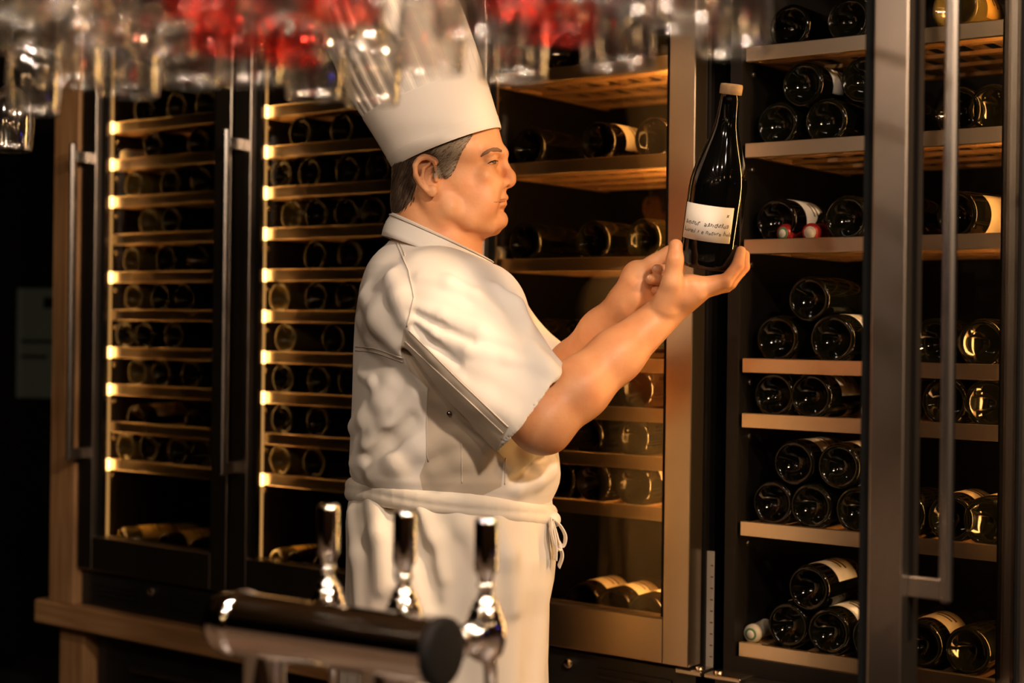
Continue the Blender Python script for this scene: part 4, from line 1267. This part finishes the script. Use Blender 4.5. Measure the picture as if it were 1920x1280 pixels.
# folds: ridges (u) and valleys (s) laid where the cloth breaks; depth found on the surface itself
def jk_front(px, py):
    lo_, hi_ = YM - .36, YM + .1
    ys = np.linspace(lo_, hi_, 140)
    pts = np.array([tuple(P(px, py, y)) for y in ys], F32)
    d = jk.ev(pts)
    i = int(np.argmax(d < 0))
    return ys[i] if d[i] < 0 else YM
def fold(pts, r, sink, op, k):
    P3 = []
    for (a, b) in pts: P3.append(P(a, b, jk_front(a, b) + sink))
    n = len(P3)
    rs = [r * (.45 + .55 * math.sin(PI * (i + .35) / (n - .3))) for i in range(n)]
    return (P3, rs, k, op)
FOLDS = [
    # lower back and flank
    ([(668, 868), (700, 838), (738, 800), (782, 742)], .016, .008, 'u', .022),
    ([(664, 800), (690, 786), (720, 752), (735, 722)], .013, .008, 'u', .022),
    ([(700, 888), (745, 862), (788, 838), (812, 822)], .017, .008, 'u', .022),
    ([(690, 858), (728, 828), (770, 790)], .008, -.004, 's', .024),
    ([(800, 842), (850, 826), (905, 838), (945, 862)], .015, .007, 'u', .02),
    ([(815, 882), (860, 862), (905, 868)], .010, .004, 'u', .018),
    ([(955, 880), (985, 858), (1010, 850)], .014, .007, 'u', .02),
    ([(970, 915), (1005, 895), (1035, 880)], .012, .006, 'u', .02),
    ([(965, 898), (1000, 876), (1030, 862)], .008, -.003, 's', .016),
    # shoulder blade
    ([(690, 560), (715, 598), (745, 640)], .018, .012, 'u', .026),
    ([(680, 600), (705, 632), (728, 660)], .013, .009, 'u', .022),
    ([(735, 520), (752, 556), (764, 596)], .012, .008, 'u', .02),
    # sleeve
    ([(850, 706), (905, 746), (962, 780)], .018, .0165, 'u', .024),
    ([(1000, 660), (1020, 690), (1035, 700)], .012, .009, 'u', .02),
    ([(772, 600), (820, 628), (880, 655), (950, 672), (1010, 690)], .010, .0062, 'u', .012),
    ([(775, 572), (830, 594), (900, 624), (965, 648)], .010, .0062, 'u', .012),
    ([(775, 624), (815, 666), (865, 712), (915, 750)], .009, .0055, 'u', .012),
    ([(790, 522), (840, 532), (890, 556), (935, 592)], .009, .0060, 'u', .014),
    ([(780, 588), (825, 612), (885, 640)], .004, -.0022, 's', .010),
    ([(778, 612), (815, 645), (860, 682)], .004, -.0022, 's', .010),
    ([(702, 886), (740, 864), (788, 848)], .010, .005, 'u', .012),
    ([(672, 832), (705, 808), (745, 770), (782, 740)], .009, .0045, 'u', .012),
    ([(985, 905), (1008, 882), (1038, 866)], .008, .004, 'u', .010),
    ([(676, 700), (700, 716), (716, 745)], .007, .0035, 'u', .012),
    # front of the chest
    ([(930, 545), (962, 575), (985, 612)], .014, .009, 'u', .02),
]
pend = [fold(*f) for f in FOLDS]
for P3, rs, k, op in pend:
    jk.chain(P3, rs, k, op)
# crease between sleeve and flank
jk.chain([P(762, 650, 2.455), P(815, 735, 2.445), P(868, 805, 2.44)], [.008, .014, .014], .012, 's')
# room for the neck
jk.cap(Q(822, 430), Q(822, 470), .078, .070, .008, 's')
jv, jq = jk.mesh(.0034, (-.32, 2.34, .98), (.22, 3.0, 1.56))
# darker vented panels: gusset under the sleeve and the side panel
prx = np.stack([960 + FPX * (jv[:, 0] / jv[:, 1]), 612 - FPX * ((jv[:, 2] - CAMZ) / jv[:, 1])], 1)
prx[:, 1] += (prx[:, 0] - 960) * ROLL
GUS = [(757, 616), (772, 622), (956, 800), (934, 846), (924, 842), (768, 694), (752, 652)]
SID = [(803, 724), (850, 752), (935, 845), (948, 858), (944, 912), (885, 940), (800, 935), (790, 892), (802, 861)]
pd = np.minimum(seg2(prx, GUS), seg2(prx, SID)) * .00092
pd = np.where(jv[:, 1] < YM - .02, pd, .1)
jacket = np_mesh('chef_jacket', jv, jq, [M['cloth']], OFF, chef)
at = jacket.data.attributes.new('panel', 'FLOAT', 'POINT')
at.data.foreach_set('value', pd.astype(F32))
# the vented panels are sewn from a darker cloth
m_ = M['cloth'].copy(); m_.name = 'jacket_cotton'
nt_ = m_.node_tree
an = nt_.nodes.new('ShaderNodeAttribute'); an.attribute_name = 'panel'
mr = nt_.nodes.new('ShaderNodeMapRange')
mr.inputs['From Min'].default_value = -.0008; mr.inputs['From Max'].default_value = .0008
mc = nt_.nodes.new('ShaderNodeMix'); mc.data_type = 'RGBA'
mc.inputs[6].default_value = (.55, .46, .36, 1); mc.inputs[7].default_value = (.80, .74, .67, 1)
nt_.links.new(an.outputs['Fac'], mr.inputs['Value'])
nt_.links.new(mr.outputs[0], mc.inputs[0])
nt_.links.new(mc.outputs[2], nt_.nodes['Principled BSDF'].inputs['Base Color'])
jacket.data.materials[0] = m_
jbv = BVHTree.FromPolygons([tuple(v) for v in jv], [tuple(int(i) for i in f) for f in jq])
CAMP = Vector((0, 0, CAMZ))
def on_jacket(px, py, lift=.0006):
    d = (P(px, py, 1.0) - CAMP).normalized()
    h = jbv.ray_cast(CAMP, d)
    return None if h[0] is None else h[0] + h[1] * lift
def dense(poly, step=5.0):
    out = []
    for (a, b), (c, d) in zip(poly[:-1], poly[1:]):
        n = max(1, int(math.hypot(c - a, d - b) / step))
        out += [(a + (c - a) * i / n, b + (d - b) * i / n) for i in range(n)]
    return out + [poly[-1]]
def seam(poly, r=.0009, mt='stitch', name='seam'):
    pts = [p for p in (on_jacket(a, b) for a, b in dense(poly)) if p is not None]
    good = [pts[0]]
    for p in pts[1:]:
        if (p - good[-1]).length < .03: good.append(p)
    if len(good) > 2: tcap(name, good, r, M[mt], jacket, 6)
for off in (0, 6):
    seam([(743 + off, 456), (766 + off, 507), (776 + off, 557), (763 + off, 612)])
seam([(667, 650), (700, 652), (756, 671)]); seam([(667, 657), (700, 659), (756, 678)])
seam([(802, 726), (800, 800), (800, 850), (803, 865)])
seam([(768, 620), (860, 712), (953, 800)]); seam([(760, 640), (850, 724), (944, 812)])
seam([(948, 858), (946, 908)]); seam([(865, 830), (866, 905)])
# snap button on the side panel
sp = on_jacket(843, 774, .001)
if sp is not None:
    part('snap_button', MB().tube([sp - FOOT + Vector((0, .001, 0)), sp - FOOT - Vector((0, .0015, 0))], .0042, 14), M['handle'], jacket, True)

# --- collar: standing band round the neck
def ring_strip(top, bot, th, name, material, parent, a0=0.0, a1=2 * PI, seg=72, rows=5, bulge=.0):
    """top/bot: (centre, half length vector, half width vector)"""
    vs_ = []; fs = []
    def pt(c, e1, e2, a): return c + e1 * math.cos(a) + e2 * math.sin(a)
    for layer in (0, 1):
        for i in range(seg + 1):
            a = a0 + (a1 - a0) * i / seg
            for j in range(rows + 1):
                w = j / rows
                p_ = pt(bot[0].lerp(top[0], w), bot[1].lerp(top[1], w), bot[2].lerp(top[2], w), a)
                c_ = bot[0].lerp(top[0], w)
                o = (p_ - c_).normalized()
                p_ = p_ + o * (bulge * math.sin(PI * w)) - o * (th * layer)
                vs_.append(p_ - FOOT)
    n = rows + 1; m_ = (seg + 1) * n
    for i in range(seg):
        for j in range(rows):
            a = i * n + j; b = (i + 1) * n + j
            fs.append((a, b, b + 1, a + 1)); fs.append((m_ + b, m_ + a, m_ + a + 1, m_ + b + 1))
        a = i * n; b = (i + 1) * n
        fs.append((b, a, m_ + a, m_ + b)); fs.append((a + rows, b + rows, m_ + b + rows, m_ + a + rows))
    for i in (0, seg):
        for j in range(rows):
            a = i * n + j
            f = (a, a + 1, m_ + a + 1, m_ + a); fs.append(f if i else f[::-1])
    return part(name, MB().add(vs_, fs), material, parent, True)
ct_, cb_ = Q(828, 443), Q(824, 481)
ring_strip((ct_, (Q(921, 487) - Q(735, 398)) / 2, Vector((0, .078, 0))), (cb_, (Q(931, 520) - Q(714, 440)) / 2, Vector((0, .105, 0))),
           .003, 'collar', M['cloth'], jacket, .12, 2 * PI - .0, bulge=.003)
ring_strip((Q(828, 445), (Q(924, 489) - Q(731, 400)) / 2, Vector((0, .0820, 0))), (Q(827.5, 448), (Q(926, 493) - Q(729, 404)) / 2, Vector((0, .0865, 0))),
           .0012, 'collar_edge', M['stitch'], jacket, .14, 2 * PI - .02, bulge=.001)

# --- apron: skirt, rolled waistband, tied bow
ap = Body()
SK = [(912, 1030, 672, .172), (922, 1034, 662, .178), (940, 1036, 655, .182), (975, 1038, 650, .188), (1030, 1044, 651, .192), (1080, 1040, 651, .192), (1130, 1030, 650, .190), (1200, 1027, 648, .190), (1280, 1026, 646, .190), (1500, 1020, 640, .195), (1720, 1012, 640, .20)]
af, ac, ar_ = slices(SK, e=2.4)
def skirt(p):
    d = af(p)
    ang = np.arctan2((p[:, 1] - YM) / .2, (p[:, 0] - Q(845, 1000).x) / .175)
    z0 = Q(850, 930).z
    dep = np.clip((z0 - p[:, 2]) / .25, 0, 1)
    return (d - dep * (.0045 * np.sin(ang * 9 + 6 * (p[:, 2])) + .003 * np.sin(ang * 17 - 5 * p[:, 2] + 1)))
ap.fn(skirt, ac, ar_ + .02, .01)
def sk_front(px, py):
    ys = np.linspace(YM - .36, YM + .05, 120)
    d = ap.ev(np.array([tuple(P(px, py, y)) for y in ys], F32))
    i = int(np.argmax(d < 0)); return ys[i]
apf = []
for pts, r, sink, op, k in [
    ([(765, 925), (790, 965), (812, 1010), (830, 1080)], .012, .006, 'u', .02), ([(745, 930), (765, 975), (790, 1040), (815, 1130)], .010, -.003, 's', .02),
    ([(845, 940), (872, 990), (900, 1050)], .010, .005, 'u', .02), ([(700, 930), (712, 1000), (718, 1100)], .012, .006, 'u', .02),
    ([(725, 925), (735, 980), (742, 1080)], .008, -.002, 's', .02), ([(660, 960), (672, 1040), (676, 1150)], .010, .005, 'u', .02),
    ([(930, 975), (950, 1040), (960, 1140)], .010, .005, 'u', .024), ([(900, 960), (890, 990)], .008, .004, 'u', .016)]:
    P3 = [P(a, b, sk_front(a, b) + sink) for a, b in pts]
    n = len(P3)
    apf.append((P3, [r * (.45 + .55 * math.sin(PI * (i + .35) / (n - .3))) for i in range(n)], k, op))
for q in apf: ap.chain(*q)
zlo = .42
ap.fn(lambda p: (F32(zlo) - p[:, 2]), (0, 0, 0), 9, 0, 'i')
av, aq = ap.mesh(.0042, (-.33, 2.40, zlo - .02), (.14, 2.93, 1.12))
apron = np_mesh('apron', av, aq, [M['apron']], OFF, chef)
# rolled waistband following the waist, lower at the front
wb = Body()
ring = []
for i in range(49):
    a = 2 * PI * i / 48
    c = math.cos(a); s = math.sin(a)
    px = 846 + 190 * c
    py = 926 + 26 * c + (6 * math.sin(a * 2) if s < 0 else 0)
    e_ = 2 / 2.35
    xx = math.copysign(abs(c) ** e_, c); yy = math.copysign(abs(s) ** e_, s)
    ring.append(Q(846 + 183 * xx, 935 + 25 * c, .176 * yy))
wb.chain(ring, [.0150 + .002 * math.sin(2 * PI * 3 * i / 48) for i in range(49)], .0004, sq=((0, 0, 1), 1.0))
ring2 = [p + Vector((0, 0, -.013)) for p in ring]
wb.chain(ring2, [.0145 + .0015 * math.sin(2 * PI * 2 * i / 48 + 1) for i in range(49)], .0004)
wv, wq = wb.mesh(.0034, (-.34, 2.40, .98), (.14, 2.93, 1.14))
np_mesh('waistband', wv, wq, [M['apron']], OFF, apron)
def ribbon(name, pts, w, parent):
    mb = MB().tube([P(a, b, YM + c) - FOOT for a, b, c in pts], w, 10, .22, up=(.25, -.95, .1))
    return part(name, mb, M['apron'], parent, True)
kn = Body().ell(P(1036, 974, YM - .08), (.014, .016, .014), .006)
def smooth_pts(pts, n=6):
    out = []
    m_ = len(pts)
    for i in range(m_ - 1):
        p0, p1, p2, p3 = [np.array(pts[max(0, min(m_ - 1, i + k))], float) for k in (-1, 0, 1, 2)]
        for j in range(n):
            t = j / n
            out.append(tuple(.5 * ((2 * p1) + (-p0 + p2) * t + (2 * p0 - 5 * p1 + 4 * p2 - p3) * t * t + (-p0 + 3 * p1 - 3 * p2 + p3) * t ** 3)))
    return out + [tuple(pts[-1])]
kv, kq = kn.mesh(.002, tuple(P(1036, 974, YM - .08) - Vector((.03, .03, .03))), tuple(P(1036, 974, YM - .08) + Vector((.03, .03, .03))))
np_mesh('knot', kv, kq, [M['apron']], OFF, apron)
ribbon('bow_loop', smooth_pts([(1034, 972, -.09), (1050, 985, -.10), (1060, 1005, -.10), (1056, 1022, -.095), (1046, 1012, -.09), (1040, 990, -.09)]), .009, apron)
ribbon('bow_loop', smooth_pts([(1032, 975, -.10), (1034, 1000, -.115), (1040, 1022, -.115), (1048, 1030, -.11), (1044, 1004, -.10), (1036, 980, -.095)]), .008, apron)
ribbon('bow_tail', smooth_pts([(1036, 978, -.095), (1046, 1015, -.105), (1054, 1040, -.105), (1048, 1062, -.10)]), .009, apron)
ribbon('bow_tail', smooth_pts([(1034, 980, -.105), (1042, 1020, -.118), (1042, 1050, -.118)]), .008, apron)

# --- trousers and shoes
tr = Body()
for s in S:
    hip = Q(850, 940, s * .085)
    tr.chain([Vector((hip.x, hip.y, .80)), Vector((hip.x + .02, hip.y, .50)), Vector((hip.x, hip.y, .07))], [.086, .080, .072], .01)
tv, tq = tr.mesh(.008, (FOOT.x - .2, 2.36, .0), (FOOT.x + .22, 2.96, .95))
np_mesh('trousers', tv, tq, [M['trouser']], OFF, chef)
for s in S:
    hip = Q(850, 940, s * .085)
    sh = Body().cap((hip.x - .03, hip.y, .05), (hip.x + .16, hip.y, .04), .046, .044, .02).cap((hip.x, hip.y, .06), (hip.x, hip.y, .10), .046, .044, .02)
    sh.fn(lambda p: -p[:, 2] + F32(.002), (0, 0, 0), 9, 0, 'i')
    v_, q_ = sh.mesh(.006, (hip.x - .12, hip.y - .08, -.02), (hip.x + .24, hip.y + .08, .18))
    np_mesh('shoe', v_, q_, [M['shoe']], OFF, chef)

# --- tall hat: smooth band below, pleated crown above
hat = link('chef_hat', None, chef)
b0 = (Q(940, 241) + Q(737, 317)) / 2
f1 = (Q(940, 241) - Q(737, 317)); hl = f1.length / 2; f1.normalize()
f1 = turn(HC + f1) - HC
ax_ = Vector((-f1.z, 0, f1.x)); ax_ = (ax_ - f1 * ax_.dot(f1)).normalized()
lat = ax_.cross(f1).normalized()
def hat_pt(a, s, r1, r2):
    return b0 + f1 * (r1 * math.cos(a)) + lat * (r2 * math.sin(a)) + ax_ * s - FOOT
def hat_shell(name, prof, seg, mod, th=.0012):
    vs_ = []; fs = []
    n = len(prof)
    for layer in (0, 1):
        for j, (s, r1, r2, sh) in enumerate(prof):
            for i in range(seg):
                a = 2 * PI * i / seg
                m_ = mod(i, j)
                p_ = hat_pt(a, s, (r1 - th * layer) * (1 + m_), (r2 - th * layer) * (1 + m_)) + f1 * sh
                vs_.append(p_)
    L = n * seg
    for j in range(n - 1):
        for i in range(seg):
            k = (i + 1) % seg
            a, b, c, d = j * seg + i, j * seg + k, (j + 1) * seg + k, (j + 1) * seg + i
            fs.append((a, b, c, d)); fs.append((L + b, L + a, L + d, L + c))
    for i in range(seg):
        k = (i + 1) % seg
        fs.append((k, i, L + i, L + k))
        j = (n - 1) * seg
        fs.append((j + i, j + k, L + j + k, L + j + i))
    return part(name, MB().add(vs_, fs), M['paper'], hat)
def P_(r): return r
A0, B0 = hl, .088
band = hat_shell('band', [(0, A0, B0, 0), (.004, A0 + .0012, B0 + .0012, -.0002), (.022, A0 + .0035, B0 + .003, -.001), (.0225, A0 + .0028, B0 + .0024, -.001), (.06, A0 + .0075, B0 + .008, -.003), (.098, A0 + .0125, B0 + .013, -.006), (.100, A0 + .0125, B0 + .013, -.006)], 120, lambda i, j: 0)
for f in band.data.polygons: f.use_smooth = False
NP_ = 30
segc = NP_ * 6
def pleat(i, j):
    k = i % 6
    return (0.0, .012, .020, .016, -.012, -.014)[k] * min(1.0, .35 + j * .35)
crown = hat_shell('crown', [(.094, A0 + .0095, B0 + .010, -.006), (.115, A0 + .013, B0 + .014, -.007), (.150, A0 + .0165, B0 + .019, -.009), (.200, A0 + .0185, B0 + .023, -.011), (.250, A0 + .0195, B0 + .025, -.013), (.285, A0 + .017, B0 + .023, -.013),
                            (.300, A0 + .006, B0 + .012, -.012), (.306, A0 - .02, B0 - .012, -.01), (.306, .03, .03, -.008), (.306, .004, .004, -.006)], segc, pleat)
